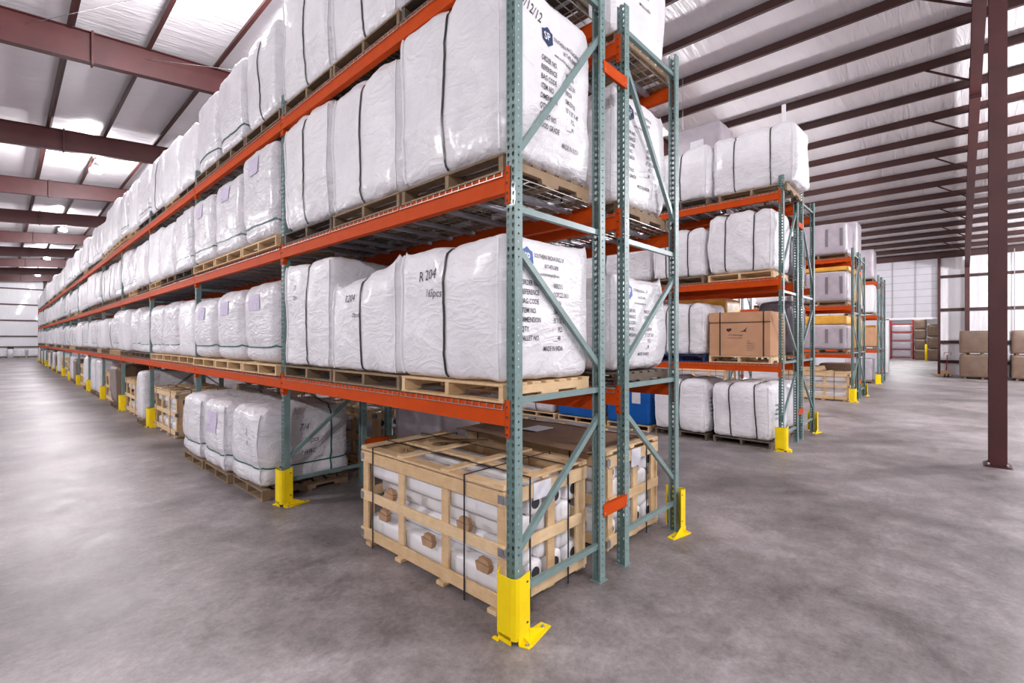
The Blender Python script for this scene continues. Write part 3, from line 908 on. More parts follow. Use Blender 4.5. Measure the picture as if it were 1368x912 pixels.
# blue wrapped loads
load('wrapped_load', 'bright blue film wrapped load on the floor, behind the open rack end', 'load', X3+.5, Y3+3.02, 0, 1.02, 1.0, .80, 201, 'blue_film', 'blue wrapped loads', 'fresh', 'under the nearer blue load', near=True, n=18, card=[(.12, .78), (.32, .78), (.32, .45), (.12, .45)])
load('wrapped_load', 'blue film wrapped load farther left, beyond the yellow guard', 'load', X3+.5, Y3+4.38, 0, 1.06, 1.0, .80, 202, 'blue_film', 'blue wrapped loads', 'fresh', 'under the farther blue load', near=True, n=18, card=[(-.45, .70), (-.3, .70), (-.3, .5), (-.45, .5)])
# printed cardboard box
q = MB(); W, D, H = 1.06, 1.0, .80
pallet('fresh', X3+.48, Y3+.73, LV[0]+.008, 'under the printed cardboard box', True, sy=.93)
cb = thing('cardboard_box', 'large tan cardboard box with black printing and two straps', 'box', (X3+.48, Y3+.73, LV[0]+.136))
q.bbox(-D/2, D/2, -W/2, W/2, 0, H, .008); q.build('carton', 'cardboard', cb)
q = MB(); q.box(-D/2-.004, D/2+.004, -W/2-.004, W/2+.004, H-.16, H+.004); q.build('lid', 'cardboard', cb)
for y in (-.42, .33):
    q = MB(); q.box(-D/2-.009, -D/2-.003, y-.009, y+.009, 0, H+.009); q.box(-D/2-.009, D/2+.009, y-.009, y+.009, H+.003, H+.009); q.box(D/2+.003, D/2+.009, y-.009, y+.009, 0, H+.009)
    q.build('strap', 'strap_black', cb)
q = MB(); q.box(-D/2-.009, -D/2-.003, -W/2-.006, W/2+.006, H-.19, H-.178); q.build('strap', 'strap_black', cb)
mp = lambda u, v_, off=.002: Vector((-D/2-.002, -u, v_))
q = MB()
q.v = []
for poly in ([(-.22, .50), (-.13, .51), (-.12, .48), (-.17, .44), (-.21, .46)], [(.02, .44), (.09, .47), (.15, .53), (.12, .46), (.14, .44), (.09, .445)]):
    n = len(q.v); q.v += [tuple(mp(a, b_)) for a, b_ in poly]; q.f.append(tuple(range(n, n+len(poly)))); q.m.append(0); q.sm.append(False)
q.build('printed_emblem', 'ink', cb)
lettering([('U.S. Beverage', -.18, .37, .05, .9, 0), ('PACKAGING CENTER', -.20, .32, .03, .9, 0), ('QTY.', .14, .26, .03, .9, 0), ('ITEM NO.', .14, .22, .03, .9, 0),
           ('BATCH NO.', .14, .18, .03, .9, 0), ('GROSS WT.', .14, .14, .03, .9, 0), ('NET WT.', .14, .10, .03, .9, 0)], mp, 'printed_line', 'ink_soft', cb)

# back rack of the second double row
G4 = 'loads on the rack behind the second rack'
load('wrapped_carton', 'tall grey film wrapped carton standing above the top-shelf bags', 'carton', X4+.53, Y3+2.2, LV[2]+.008, 1.2, .9, 2.1, 210, 'grey_wrap', G4, 'old', card=[(-.05, 1.75), (.25, 1.75), (.25, 1.4), (-.05, 1.4)])
load('wrapped_carton', 'lower grey film wrapped carton left of the tall one', 'carton', X4+.53, Y3+3.55, LV[2]+.008, 1.2, .9, 1.7, 211, 'grey_wrap', G4, 'old')
load('wrapped_load', 'dark glossy wrapped load at the second back rack end, lowest shelf', 'load', X4+.5, Y3+.48, LV[0]+.008, .66, 1.0, 1.05, 212, 'dark_wrap', G4, 'old', amp=1.3, k=10)
load('wrapped_load', 'dark wrapped load at the second back rack end, second shelf', 'load', X4+.5, Y3+.48, LV[1]+.008, .66, 1.0, .85, 213, 'dark_wrap', G4, 'old', amp=1.3, k=10)
load('wrapped_load', 'amber film wrapped load seen above the cardboard box', 'load', X4+.5, Y3+2.0, LV[0]+.008, 1.1, 1.0, 1.2, 214, 'yellow_film', G4, 'old')
load('wrapped_load', 'slotted grey load seen through the second rack', 'load', X4+.5, Y3+3.2, LV[0]+.008, 1.1, 1.0, 1.22, 215, 'grey_wrap', G4, 'old', slots=4)
load('wrapped_load', 'white wrapped load on the floor at the second back rack', 'load', X4+.5, Y3+.75, 0, 1.0, 1.0, .95, 216, 'bag_film', G4, 'old', amp=1.2, k=10)
load('wrapped_load', 'film wrapped top-shelf load with grey sheen at the second back rack end', 'load', X4+.55, Y3+.7, LV[2]+.008, 1.0, 1.0, 1.15, 217, 'bag_film', G4, 'old', amp=1.2, k=10)
for nm_, (xx, yy, zt) in (('thin white board', (X3+.75, .41, 6.6)), ('thin brown slat', (X3+1.0, .26, 6.17))):
    q = MB(); q.box(-.012, .012, -.035, .035, 0, zt-(LV[2]+.136))
    o_ = q.build('edge_board', 'white_plastic' if 'white' in nm_ else 'wood_old', None, (X3+1.10 if 'white' in nm_ else X3+1.14, yy, LV[2]+.02)); tag(o_, nm_+' standing upright beside the overhanging top-shelf bag', 'board')

# third double row
G5 = 'loads on the third rack'
load('wrapped_load', 'grey slotted load with film, top shelf of the third rack', 'load', X5+.5, Y5+.95, LV[2]+.008, 1.55, 1.0, .98, 220, 'grey_wrap', G5, 'old', slots=4, vs=())
load('wrapped_load', 'grey slotted load, second shelf of the third rack', 'load', X5+.5, Y5+.95, LV[1]+.008, 1.55, 1.0, .95, 221, 'grey_wrap', G5, 'old', slots=4, vs=(.35,))
load('wrapped_load', 'grey slotted load under the amber bundle, lowest shelf', 'load', X5+.5, Y5+.95, LV[0]+.008, 1.55, 1.0, .78, 222, 'grey_wrap', G5, 'old', slots=4)
load('wrapped_bundle', 'amber film bundle lying on the slotted grey load', 'bundle', X5+.5, Y5+.90, LV[0]+.93, 1.4, .9, .28, 223, 'yellow_film', G5, None)
load('wrapped_bundle', 'thin amber bundle on the second-shelf slotted load', 'bundle', X5+.5, Y5+.90, LV[1]+1.10, 1.5, .95, .14, 224, 'yellow_film', G5, None)
for lv in range(3):
    load('wrapped_load', 'white wrapped load left of the slotted grey one, %s shelf, third rack' % LVN[lv], 'load', X5+.5, Y5+2.4, LV[lv]+.008, 1.0, 1.0, .98, 225+lv, 'bag_film', G5, 'old', amp=1.2, k=10)
G6 = 'loads on the rack behind the third rack'
load('wrapped_carton', 'tall grey carton at the end of the third back rack, top shelf', 'carton', X6+.5, Y5+.6, LV[2]+.008, 1.0, .9, 1.25, 230, 'grey_wrap', G6, 'old', card=[(-.3, 1.1), (-.1, 1.1), (-.1, .85), (-.3, .85)])
load('wrapped_load', 'amber wrapped load, second shelf of the third back rack', 'load', X6+.5, Y5+.65, LV[1]+.008, 1.1, 1.0, 1.15, 231, 'yellow_film', G6, 'old')
load('wrapped_load', 'amber wrapped load, lowest shelf of the third back rack', 'load', X6+.5, Y5+.65, LV[0]+.008, 1.1, 1.0, 1.1, 232, 'yellow_film', G6, 'old')
load('wrapped_carton', 'brown wrapped carton on the floor of the third back rack', 'carton', X6+.5, Y5+.65, 0, 1.1, 1.0, 1.0, 233, 'brown_wrap', G6, 'old')
G7 = 'loads on the farthest rack'
load('white_carton', 'white carton stack on the second shelf of the farthest rack', 'carton', X7+.5, Y7+.75, LV[1]+.008, 1.1, 1.0, 1.25, 240, 'white_plastic', G7, 'old')
load('white_carton', 'tall white wrapped load on the top shelf of the farthest rack', 'carton', X7+.5, Y7+.75, LV[2]+.008, 1.1, 1.0, 1.3, 241, 'grey_wrap', G7, 'old')
load('cardboard_box', 'brown box stack on the lowest shelf of the farthest rack', 'box', X7+.5, Y7+.75, LV[0]+.008, 1.1, 1.0, .85, 242, 'cardboard', G7, 'old')
load('wrapped_load', 'grey wrapped load on the floor of the farthest rack', 'load', X7+.5, Y7+.75, 0, 1.0, .95, .98, 243, 'grey_wrap', G7, 'old')
load('wrapped_load', 'amber wrapped load behind the farthest rack', 'load', X8+.5, Y7+.75, LV[0]+.008, 1.0, .95, .98, 244, 'yellow_film', G7, 'old')

# ------------------------------------------------------------------ crates of rolls
CW, CL, CHt = 1.0, 1.90, .89         # x, y, z
def crate_parts():
    P = []
    def add(nm, q, mat='wood_fresh'): P.append((nm, q.mesh(nm, mat)))
    # corner posts and uprights
    for x in (0, CW-.045):
        for y in (.0, .62, 1.22, CL-.09):
            xo = x+(.022 if x == 0 else 0)
            q = MB(); q.bbox(xo, xo+.022, y, y+.085, .03, CHt-.02, .002); add('upright', q)
    for y in (0, CL-.02):
        for x in (.045, CW/2+.0, CW-.13):
            q = MB(); yo = y+.024 if y == 0 else y-.024
            q.bbox(x, x+.085, min(y, yo)+.012, min(y, yo)+.034, .03, CHt-.02, .002); add('upright', q)
    # long rails (3 per side) and end rails
    for x in (0, CW-.022):
        for z, h in ((.06, .095), (.42, .085), (CHt-.115, .10)):
            q = MB(); q.bbox(x, x+.022, -.0, CL, z, z+h, .002); add('rail', q)
    for y in (-.010, CL-.012):
        for z, h in ((.06, .095), (.42, .085), (CHt-.115, .10)):
            q = MB(); q.bbox(.024, CW-.024, y, y+.022, z, z+h, .002); add('rail', q)
    # top boards: border and slats
    for x0, x1 in ((.0, .11), (CW-.11, CW), (.42, .50)):
        q = MB(); q.bbox(x0, x1, 0, CL, CHt-.002, CHt+.018, .002); add('top_board', q)
    for y0 in (0, .60, 1.20, CL-.10):
        q = MB(); q.bbox(.0, CW, y0, y0+.09, CHt+.018, CHt+.036, .002); add('top_board', q)
    # feet
    for y in (.12, .70, 1.28, CL-.13):
        q = MB(); q.bbox(0, CW, y-.045, y+.045, 0, .03, .002); add('skid', q)
    for x in (.10, CW/2, CW-.10):
        q = MB(); q.bbox(x-.045, x+.045, .02, CL-.02, .03, .06, .002); add('skid', q)
    # nailing plates on the corners
    for z in (.10, .46, CHt-.065):
        q = MB(); q.box(-.003, 0, -.002, .055, z-.03, z+.03); q.box(-.003, .05, -.014, -.010, z-.03, z+.03); add('corner_plate', q, 'plate_metal')
        q = MB(); q.box(-.003, 0, CL-.055, CL+.002, z-.03, z+.03); add('corner_plate', q, 'plate_metal')
    return P
CP = crate_parts()
def strap_loop(crate, kind, pos):
    q = MB()
    if kind == 'y':
        a, b_ = pos-.007, pos+.007
        q.box(-.008, -.004, a, b_, .0, CHt+.042); q.box(CW+.004, CW+.008, a, b_, .0, CHt+.042); q.box(-.008, CW+.008, a, b_, CHt+.038, CHt+.042)
    else:
        a, b_ = pos-.007, pos+.007
        q.box(a, b_, -.018, -.014, 0, CHt+.048); q.box(a, b_, CL+.012, CL+.016, 0, CHt+.048); q.box(a, b_, -.018, CL+.016, CHt+.044, CHt+.048)
    q.build('strap', 'strap_black', crate)
def roll_mesh(r_, L):
    q = MB(); n = 20; prof = [(r_*.35, 0), (r_*.86, .002), (r_, .02), (r_*.99, L*.3), (r_, L*.5), (r_*.985, L*.7), (r_, L-.02), (r_*.86, L-.002), (r_*.35, L)]
    for (rr_, y) in prof:
        for k_ in range(n):
            t_ = 2*PI*k_/n
            sq = (abs(math.cos(t_))**5+abs(math.sin(t_))**5)**(-1/5)
            q.v.append((math.cos(t_)*rr_*sq*.985, y, math.sin(t_)*rr_*sq*.985))
    for i in range(len(prof)-1):
        for k_ in range(n):
            k2 = (k_+1) % n; q.f.append((i*n+k_, (i+1)*n+k_, (i+1)*n+k2, i*n+k2)); q.m.append(0); q.sm.append(True)
    q.f.append(tuple(range(n))); q.m.append(0); q.sm.append(False)
    q.f.append(tuple((len(prof)-1)*n+k_ for k_ in range(n-1, -1, -1))); q.m.append(0); q.sm.append(False)
    me = q.mesh('fabric_roll', 'roll_white'); recalc(me); return me
RR = .091
ROLL = roll_mesh(RR, CL-.11)
q = MB(); q.tube([(0, .0015, 0), (0, -.006, 0)], .043, 18); PLUG = q.mesh('core_plug', 'plug_black')
def crate(label, x, y, where, full=True, near=True, group='wooden crates of rolls', rows=4, cols=4, zt=True, straps=True, lab2=None):
    t_ = thing('roll_crate', label, 'crate', (x, y, 0 if zt is True else zt), group)
    z0 = 0 if zt is True else zt
    if near:
        for nm, me in CP: put(nm, me, t_)
    else:
        for nm, me in CP: put(nm, me, t_)
    if straps:
        strap_loop(t_, 'y', .40); strap_loop(t_, 'y', 1.68)
        strap_loop(t_, 'x', .26); strap_loop(t_, 'x', .72)
    ly = ('bottom', 'second', 'third', 'top')
    for j_ in range(rows):
        for i in range(cols):
            if not full and i > 0 : continue
            xx = .155+i*.24+(.12 if j_ in (1, 2) else 0)
            if xx > .9: continue
            zz = (.178, .347, .532, .702)[j_]
            o_ = put('fabric_roll', ROLL, None, (x+xx, y+.05, z0+zz))
            tag(o_, 'white fabric roll in %s, %s layer, %s from aisle' % (where, ly[j_], ORD[i]), 'roll', 'fabric rolls in crates')
            if j_ in (0, 3): put('core_plug', PLUG, o_)
    return t_
def join_parts(parts, nm, mats):
    return (nm, flat_mesh(parts, mats, nm))
CPF = [join_parts([p for p in CP if p[0] == 'upright'], 'slatted_side', 'wood_fresh'), join_parts([p for p in CP if p[0] == 'rail'], 'rail_frame', 'wood_fresh'),
       join_parts([p for p in CP if p[0] == 'top_board'], 'top_boards', 'wood_fresh'), join_parts([p for p in CP if p[0] == 'skid'], 'skid_base', 'wood_old')]
c1 = crate('pale wooden slatted crate of white rolls at the near rack corner', .10, .20, 'the nearest crate')
# paper slip, inner bits
q = MB(); q.box(.30, .50, -.0155, -.0125, CHt-.135, CHt-.01); q.build('paper_label', 'paper', c1)
def kraft_cap(par, y, z, s_=1):
    q = MB()
    q.prism([(y-.10*s_, z), (y-.075*s_, z-.070*s_), (y+.075*s_, z-.070*s_), (y+.10*s_, z+.01)], 'x', -.0, .045)
    q.prism([(y-.08*s_, z+.004), (y-.06*s_, z+.05*s_), (y+.055*s_, z+.06*s_), (y+.07*s_, z+.012)], 'x', .008, .05)
    me = q.mesh('kraft_cap', 'kraft'); recalc(me)
    o_ = put('kraft_cap', me, par, (.024, 0, 0)); return o_
for (y, z) in ((1.46, .54), (1.56, .33), (.90, .29), (.455, .54), (.24, .30)): kraft_cap(c1, y, z, .75)
c2 = crate('second slatted crate of white rolls topped with a cardboard sheet', X2+.06, .22, 'the second crate', group='wooden crates of rolls')
q = MB(); q.box(.42, .60, -.0155, -.0125, CHt-.18, CHt-.01); q.build('paper_label', 'paper', c2)
# cardboard sheet on the second crate
q = MB()
N = 12
for i in range(N+1):
    for j_ in range(N+1):
        u, v_ = i/N, j_/N
        q.v.append((X2-.14+u*1.02, .30+v_*1.75, CHt+.040+.012*noise.noise(Vector((u*3, v_*3, 1)))+.012))
for i in range(N):
    for j_ in range(N):
        a = i*(N+1)+j_; q.f.append((a, a+N+1, a+N+2, a+1)); q.m.append(0); q.sm.append(True)
top = len(q.v); q.v += [(a, b_, c_-.008) for a, b_, c_ in q.v[:top]]
for f_ in list(q.f): q.f.append(tuple(i+top for i in reversed(f_))); q.m.append(0); q.sm.append(True)
edge = [i*(N+1) for i in range(N+1)]+[N*(N+1)+j_ for j_ in range(1, N+1)]+[i*(N+1)+N for i in range(N-1, -1, -1)]+[j_ for j_ in range(N-1, 0, -1)]
for i in range(len(edge)):
    a, b_ = edge[i], edge[(i+1) % len(edge)]; q.f.append((a, b_, b_+top, a+top)); q.m.append(0); q.sm.append(False)
cs = q.build('cardboard_sheet', 'cardboard_dark'); tag(cs, 'flat brown cardboard sheet lying on the second crate', 'sheet')
q = MB(); q.box(X2+.25, X2+.55, 1.2, 1.42, CHt+.066, CHt+.069); o_ = q.build('paper_slip', 'paper'); tag(o_, 'white paper slip lying on the brown cardboard sheet', 'paper')
# loose wood on first crate top
q = MB()
for (a, b_) in (((.50, 1.50), (.95, 1.02)), ((.12, .70), (.52, 1.12))):
    q.bar((.10+a[0], .20+a[1], CHt+.060), (.10+b_[0], .20+b_[1], CHt+.060), .07, .018)
q2 = MB(); q2.bar((.62, 1.72, CHt+.052), (1.02, 1.30, CHt+.052), .07, .016); o_ = q2.build('loose_board', 'wood_old'); tag(o_, 'short loose board lying across the top of the nearest crate', 'board')

# more crates under the long rack
crate('slatted crate of rolls on the floor past the green-strapped bales', .06, 9.05, 'the crate past the bales', near=False)
crate('slatted crate of rolls behind the white upright bale', .06, 12.72, 'the crate behind the upright bale', full=False, near=False)
crate('slatted crate beside the brown wrapped pallets under the fifth bay', .06, 16.4, 'the crate by the brown loads', full=False, near=False)
crate('small slatted crate under the seventh bay of the long rack', .06, 23.6, 'the seventh bay crate', full=False, near=False, straps=False)
crate('slatted crate under the ninth bay of the long rack', .06, 31.0, 'the ninth bay crate', full=False, near=False, straps=False)
crate('slatted crate under the tenth bay of the long rack', .06, 33.4, 'the tenth bay crate', full=False, near=False, straps=False)
crate('slatted crate under the thirteenth bay of the long rack', .06, 45.3, 'the thirteenth bay crate', full=False, near=False, straps=False)
crate('slatted crate of rolls on the floor behind the long rack, second bay', X2+.05, 4.1, 'the crate behind the bales', near=False)
crate('slatted crate of rolls on the floor behind the long rack, third bay', X2+.05, 8.1, 'the back crate of the third bay', near=False, full=False)
crate('slatted crate of rolls on the floor of the third rack', X5+.02, Y5+.12, 'the third rack crate', near=False, full=False)
crate('lower slatted crate left of the one by the third rack guard', X5+.02, Y5+3.8, 'the left crate of the third rack', near=False, full=False)
q = MB()
for i in range(3): q.bbox(0, .9, i*.02, 1.2, i*.05, i*.05+.04, .003)
o_ = q.build('board_stack', 'wood_fresh', None, (X5+.06, Y5+.9, CHt+.045)); tag(o_, 'short stack of pale boards on the third rack crate', 'boards')

GF = 'floor loads under the long rack'
def fl(name, lab, cat, y, W, D, H, mat, sd, x=.46, **kw):
    return load(name, lab, cat, x, y, 0, W, D, H, sd, mat, GF, 'old', **kw)
fl('wrapped_bale', 'tall narrow white bale standing at the fourth post', 'bale', 11.62, .62, 1.0, 1.08, 'bale_film', 300, x=.40, amp=.8, k=14)
fl('wrapped_load', 'brown film wrapped load under the fifth bay', 'load', 15.55, 1.15, 1.05, 1.06, 'brown_wrap', 301, amp=1.2, k=14)
fl('wrapped_bale', 'white narrow bale under the sixth bay, nearer one', 'bale', 19.2, .9, 1.0, 1.14, 'bale_film', 302, k=12)
fl('wrapped_bale', 'white narrow bale under the sixth bay, farther one', 'bale', 20.6, .9, 1.0, 1.14, 'bale_film', 303, k=12)
fl('wrapped_bale', 'white bale with slumped top under the seventh bay', 'bale', 22.8, .9, 1.0, 1.22, 'bag_film', 304, k=6)
for i, (y, mt) in enumerate(((26.6, 'brown_wrap'), (28.2, 'bale_film'), (35.9, 'white_plastic'), (37.6, 'brown_wrap'), (39.6, 'bale_film'), (41.4, 'brown_wrap'), (43.2, 'white_plastic'), (48.4, 'bale_film'), (50.2, 'brown_wrap'), (52.3, 'bale_film'), (54.1, 'brown_wrap'), (56.8, 'bale_film'))):
    fl('wrapped_load', '%s wrapped floor load, %s along the far half of the long rack' % ('brown' if mt == 'brown_wrap' else 'white', ORD[i]), 'load', y, 1.1, 1.0, .95+.1*(i % 3), mt, 310+i, n=8)
load('wrapped_load', 'large white wrapped load seen through the first bay gap', 'load', X2+.55, 3.05, 0, 1.0, 1.0, 1.12, 330, 'grey_wrap', 'floor loads behind the long rack', 'old')

# ------------------------------------------------------------------ building shell
XL, XR = -16.0, 34.0; YN, YF = -20.0, 76.0; RID = 4.0
def zr(x):
    return 9.52-.083*(RID-x) if x < RID else 9.52-.094*(x-RID)
q = MB(); q.box(XL, 70, YN, YF, -.2, 0); struct(q.build('floor', 'polished_concrete'))
q = MB()
q.quad([(XL, YN, zr(XL)+.21), (XL, YF, zr(XL)+.21), (RID, YF, zr(RID)+.21), (RID, YN, zr(RID)+.21)])
q.quad([(RID, YN, zr(RID)+.21), (RID, YF, zr(RID)+.21), (XR, YF, zr(XR)+.21), (XR, YN, zr(XR)+.21)])
q.quad([(XL, YN, zr(XL)+.33), (RID, YN, zr(RID)+.33), (RID, YF, zr(RID)+.33), (XL, YF, zr(XL)+.33)])
q.quad([(RID, YN, zr(RID)+.33), (XR, YN, zr(XR)+.33), (XR, YF, zr(XR)+.33), (RID, YF, zr(RID)+.33)])
struct(q.build('ceiling', 'vinyl_roof'))
# purlins: Z sections along y
k = 0
x = -1.16-1.46*8
while x < XR-.2:
    z = zr(x); q = MB()
    q.box(x-.003, x+.003, YN, YF, z-.03, z+.20); q.box(x-.085, x+.002, YN, YF, z-.03, z-.025); q.box(x-.085, x-.082, YN, YF, z-.03, z); q.box(x, x+.085, YN, YF, z+.196, z+.2)
    struct(q.build('purlin', 'maroon_purlin')); x += 1.46
RY = [-2.35+7.57*i for i in range(-1, 11)]
for yi in RY:
    q = MB()
    def seg(xa, xb, da, db):
        za, zb = zr(xa)-.004, zr(xb)-.004
        w = .10
        q.quad([(xa, yi-w, za), (xb, yi-w, zb), (xb, yi+w, zb), (xa, yi+w, za)]); q.quad([(xa, yi-w, za-.012), (xa, yi+w, za-.012), (xb, yi+w, zb-.012), (xb, yi-w, zb-.012)])
        for sgn in (-w, w): q.quad([(xa, yi+sgn, za), (xb, yi+sgn, zb), (xb, yi+sgn, zb-.012), (xa, yi+sgn, za-.012)])
        q.quad([(xa, yi, za), (xb, yi, zb), (xb, yi, zb-db), (xa, yi, za-da)])
        q.quad([(xa, yi-w, za-da), (xb, yi-w, zb-db), (xb, yi+w, zb-db), (xa, yi+w, za-da)]); q.quad([(xa, yi-w, za-da-.014), (xa, yi+w, za-da-.014), (xb, yi+w, zb-db-.014), (xb, yi-w, zb-db-.014)])
        for sgn in (-w, w): q.quad([(xa, yi+sgn, za-da), (xb, yi+sgn, zb-db), (xb, yi+sgn, zb-db-.014), (xa, yi+sgn, za-da-.014)])
    seg(XL, -.8, .70, .70); seg(-.8, RID, .70, .62); seg(RID, 20, .62, .66); seg(20, XR-.2, .66, .90)
    for xs_ in (-.8, 14.0):
        z = zr(xs_); q.box(xs_-.02, xs_+.02, yi-.11, yi+.11, z-.76, z+.03)
    struct(q.build('rafter', 'maroon_steel'))
# flange braces from purlin to rafter foot
for yi in RY[1:3]:
    x = -1.16+1.46*8; i = 0
    while x < XR-1:
        if i % 2 == 0:
            q = MB(); q.bar((x, yi+.95, zr(x)+.02), (x, yi+.03, zr(x)-.60), .05, .02, up=(1, 0, 0)); struct(q.build('rafter_brace', 'maroon_purlin'))
        x += 1.46; i += 1
# columns
def ibeam(q, x, y, z0, z1, fw=.20, d=.30):
    q.box(x-d/2, x-d/2+.014, y-fw/2, y+fw/2, z0, z1); q.box(x+d/2-.014, x+d/2, y-fw/2, y+fw/2, z0, z1); q.box(x-d/2+.014, x+d/2-.014, y-.006, y+.006, z0, z1)
for i, yi in enumerate((RY[1], RY[2], RY[3])):
    q = MB(); ibeam(q, 8.21, -2.50 if i == 0 else yi, .02 if i == 0 else 0, zr(8.21)-.66, .2, .3 if i == 0 else .20)
    yy = -2.50 if i == 0 else yi
    if i == 0:
        q.box(8.21-.20, 8.21+.20, yy-.14, yy+.14, 0, .022)
        q.box(8.0, 8.42, yy-.16, yy+.16, 0, .004)
        for a in (-.17, .17):
            for b_ in (-.1, .1): q.tube([(8.21+a, yy+b_, .02), (8.21+a, yy+b_, .06)], .012, 8, 1)
    o_ = q.build('column', ['maroon_steel', 'bolt_steel']); struct(o_)
for y in (RY[1], RY[2], RY[0]):
    q = MB(); ibeam(q, XR-.45, y, 0, zr(XR)-.4, .2, .45); struct(q.build('column', 'maroon_steel'))
# right wall with doorway
q = MB(); OY0, OY1, OZ = -1.15, 1.02, 3.18
q.box(XR, XR+.12, YN, OY0, 0, zr(XR)+.25); q.box(XR, XR+.12, OY1, 24, 0, zr(XR)+.25); q.box(XR, XR+.12, OY0, OY1, OZ, zr(XR)+.25)
struct(q.build('wall_right', 'vinyl_wall'))
# panelled header partition on it
q = MB(); q.box(XR-.10, XR-.004, OY0, 8, OZ+.02, zr(XR)-.02, 0)
q.box(XR-.10, XR-.004, OY1+.18, 8, 0, OZ+.02, 0)
z = OZ+.4
while z < zr(XR)-.1:
    q.box(XR-.112, XR-.10, OY0, 8, z, z+.025, 1); z += .42
for y in (-.18, .86, 1.9, 2.94, 4.0): q.box(XR-.13, XR-.10, y-.02, y+.02, OZ+.02, zr(XR)-.05, 1)
struct(q.build('partition_wall', ['panel_white', 'seam_grey']))
q = MB(); q.box(XR-.14, XR-.09, OY0, OY1+.18, OZ-.06, OZ+.06); q.box(XR-.14, XR+.12, OY1, OY1+.18, 0, OZ); struct(q.build('door_frame', 'wall_white'))
q = MB(); ibeam(q, XR-.25, OY0-.06, 0, zr(XR)-.1, .12, .18); struct(q.build('column', 'maroon_steel'))
for z in (.65, 1.75, 3.55, 5.4):
    q = MB(); q.box(XR-.10, XR-.003, YN, OY0-.1, z, z+.16); q.box(XR-.14, XR-.10, YN, OY0-.1, z, z+.02); struct(q.build('girt', 'maroon_purlin'))
q = MB(); q.box(XR-.16, XR-.003, YN, YF, zr(XR)-.16, zr(XR)+.2); struct(q.build('eave_strut', 'maroon_purlin'))
q = MB(); q.box(XR-.20, XR-.16, -4.16, -4.12, 0, zr(XR)); struct(q.build('conduit', 'seam_grey'))
# left end wall
q = MB(); q.box(XL, 12, YF, YF+.12, 0, zr(4)+.3); struct(q.build('wall_far', 'vinyl_wall'))
for z in (1.1, 2.3, 4.1, 5.9, 7.7):
    q = MB(); q.box(XL, 12, YF-.14, YF-.003, z, z+.14); struct(q.build('girt', 'maroon_purlin'))
for x in (-11.5, 1.2):
    q = MB(); ibeam(q, x, YF-.28, 0, 9, .2, .3); struct(q.build('column', 'maroon_steel'))
# bracing rods at the roof
for (a, b_) in (((-1.9, RY[3]-.02, 8.8), (2.6, RY[2], 9.1)), ((.2, RY[3]-.02, 8.95), (3.8, RY[3]-1.5, 9.3))):
    q = MB(); q.tube([a, b_], .006, 6); struct(q.build('bracing_cable', 'bolt_steel'))
q = MB(); q.tube([(9.9, 3.2, zr(9.9)), (9.9, 3.2, 6.9)], .006, 6); q.tube([(9.9, 3.2, 6.9), (9.93, 3.25, 6.8), (9.87, 3.3, 6.85)], .006, 6)
o_ = q.build('hanging_cable', 'bolt_steel'); tag(o_, 'thin cable hanging from the roof above the first aisle', 'cable')

# high-bay lamps: row over the long rack, plus unseen fill lamps
LAMPS = []
def lamp(x, y, label, power, drop=.38):
    z = zr(x)-drop; vis = True
    if vis:
        t_ = thing('high_bay_lamp', label, 'lamp', (x, y, z), 'high-bay lamps')
        q = MB(); q.tube([(0, 0, drop+.205), (0, 0, .20)], .02, 8); q.tube([(0, 0, .22), (0, 0, .05)], [.09, .11], 14); q.build('ballast_housing', 'seam_grey', t_)
        q = MB(); q.tube([(0, 0, .06), (0, 0, 0), (0, 0, -.10), (0, 0, -.14)], [.11, .20, .22, .17], 20); q.build('lamp_shade', 'lamp_glow', t_)
    l = bpy.data.lights.new('lamp_light', 'POINT'); l.energy = power; l.color = (1, .965, 1.0); l.shadow_soft_size = .25
    o_ = bpy.data.objects.new('lamp_light', l); COL.objects.link(o_)
    if vis: o_.parent = t_; o_.location = (0, 0, -.42)
    else: o_.location = (x, y, z-.42)
    return o_
LP = 1500
for i, y in enumerate((-7.0, 8.2, 23.4, 38.6, 53.8, 69.0)):
    lamp(.35, y, 'glowing high-bay lamp over the long rack, %s from the near end' % ORD[i], LP*(.8, .85, .9, .9, .85, .6)[i])
for j_, x in enumerate((14.5, 28.5)):  # unseen lamps added to brighten the right-hand ceiling and floor
    for i, y in enumerate((-7.0, 8.2, 23.4)):
        lamp(x, y, 'unseen fill lamp over the %s, %s row' % (('middle racks', 'right end of the hall')[j_], ORD[i]), LP*(2.0, 1.6, 1.2)[i]*(1, .55)[j_], 1.7)
for i, y in enumerate((-7.0, 9.0, 24.0, 40.0, 57.0)):  # unseen row added to light the left floor and the bag fronts
    lamp(-9.5, y, 'unseen fill lamp over the left floor, %s along' % ORD[i], LP*(1.3, 1.35, 1.2, 1.1, .8)[i], 1.2)
for i, (x, y) in enumerate(((4, -16), (20, -16))):  # unseen pair added to light the bag faces at the rack ends
    lamp(x, y, 'added fill lamp behind the camera, %s from the left' % ORD[i], LP*1.7, 1.7)
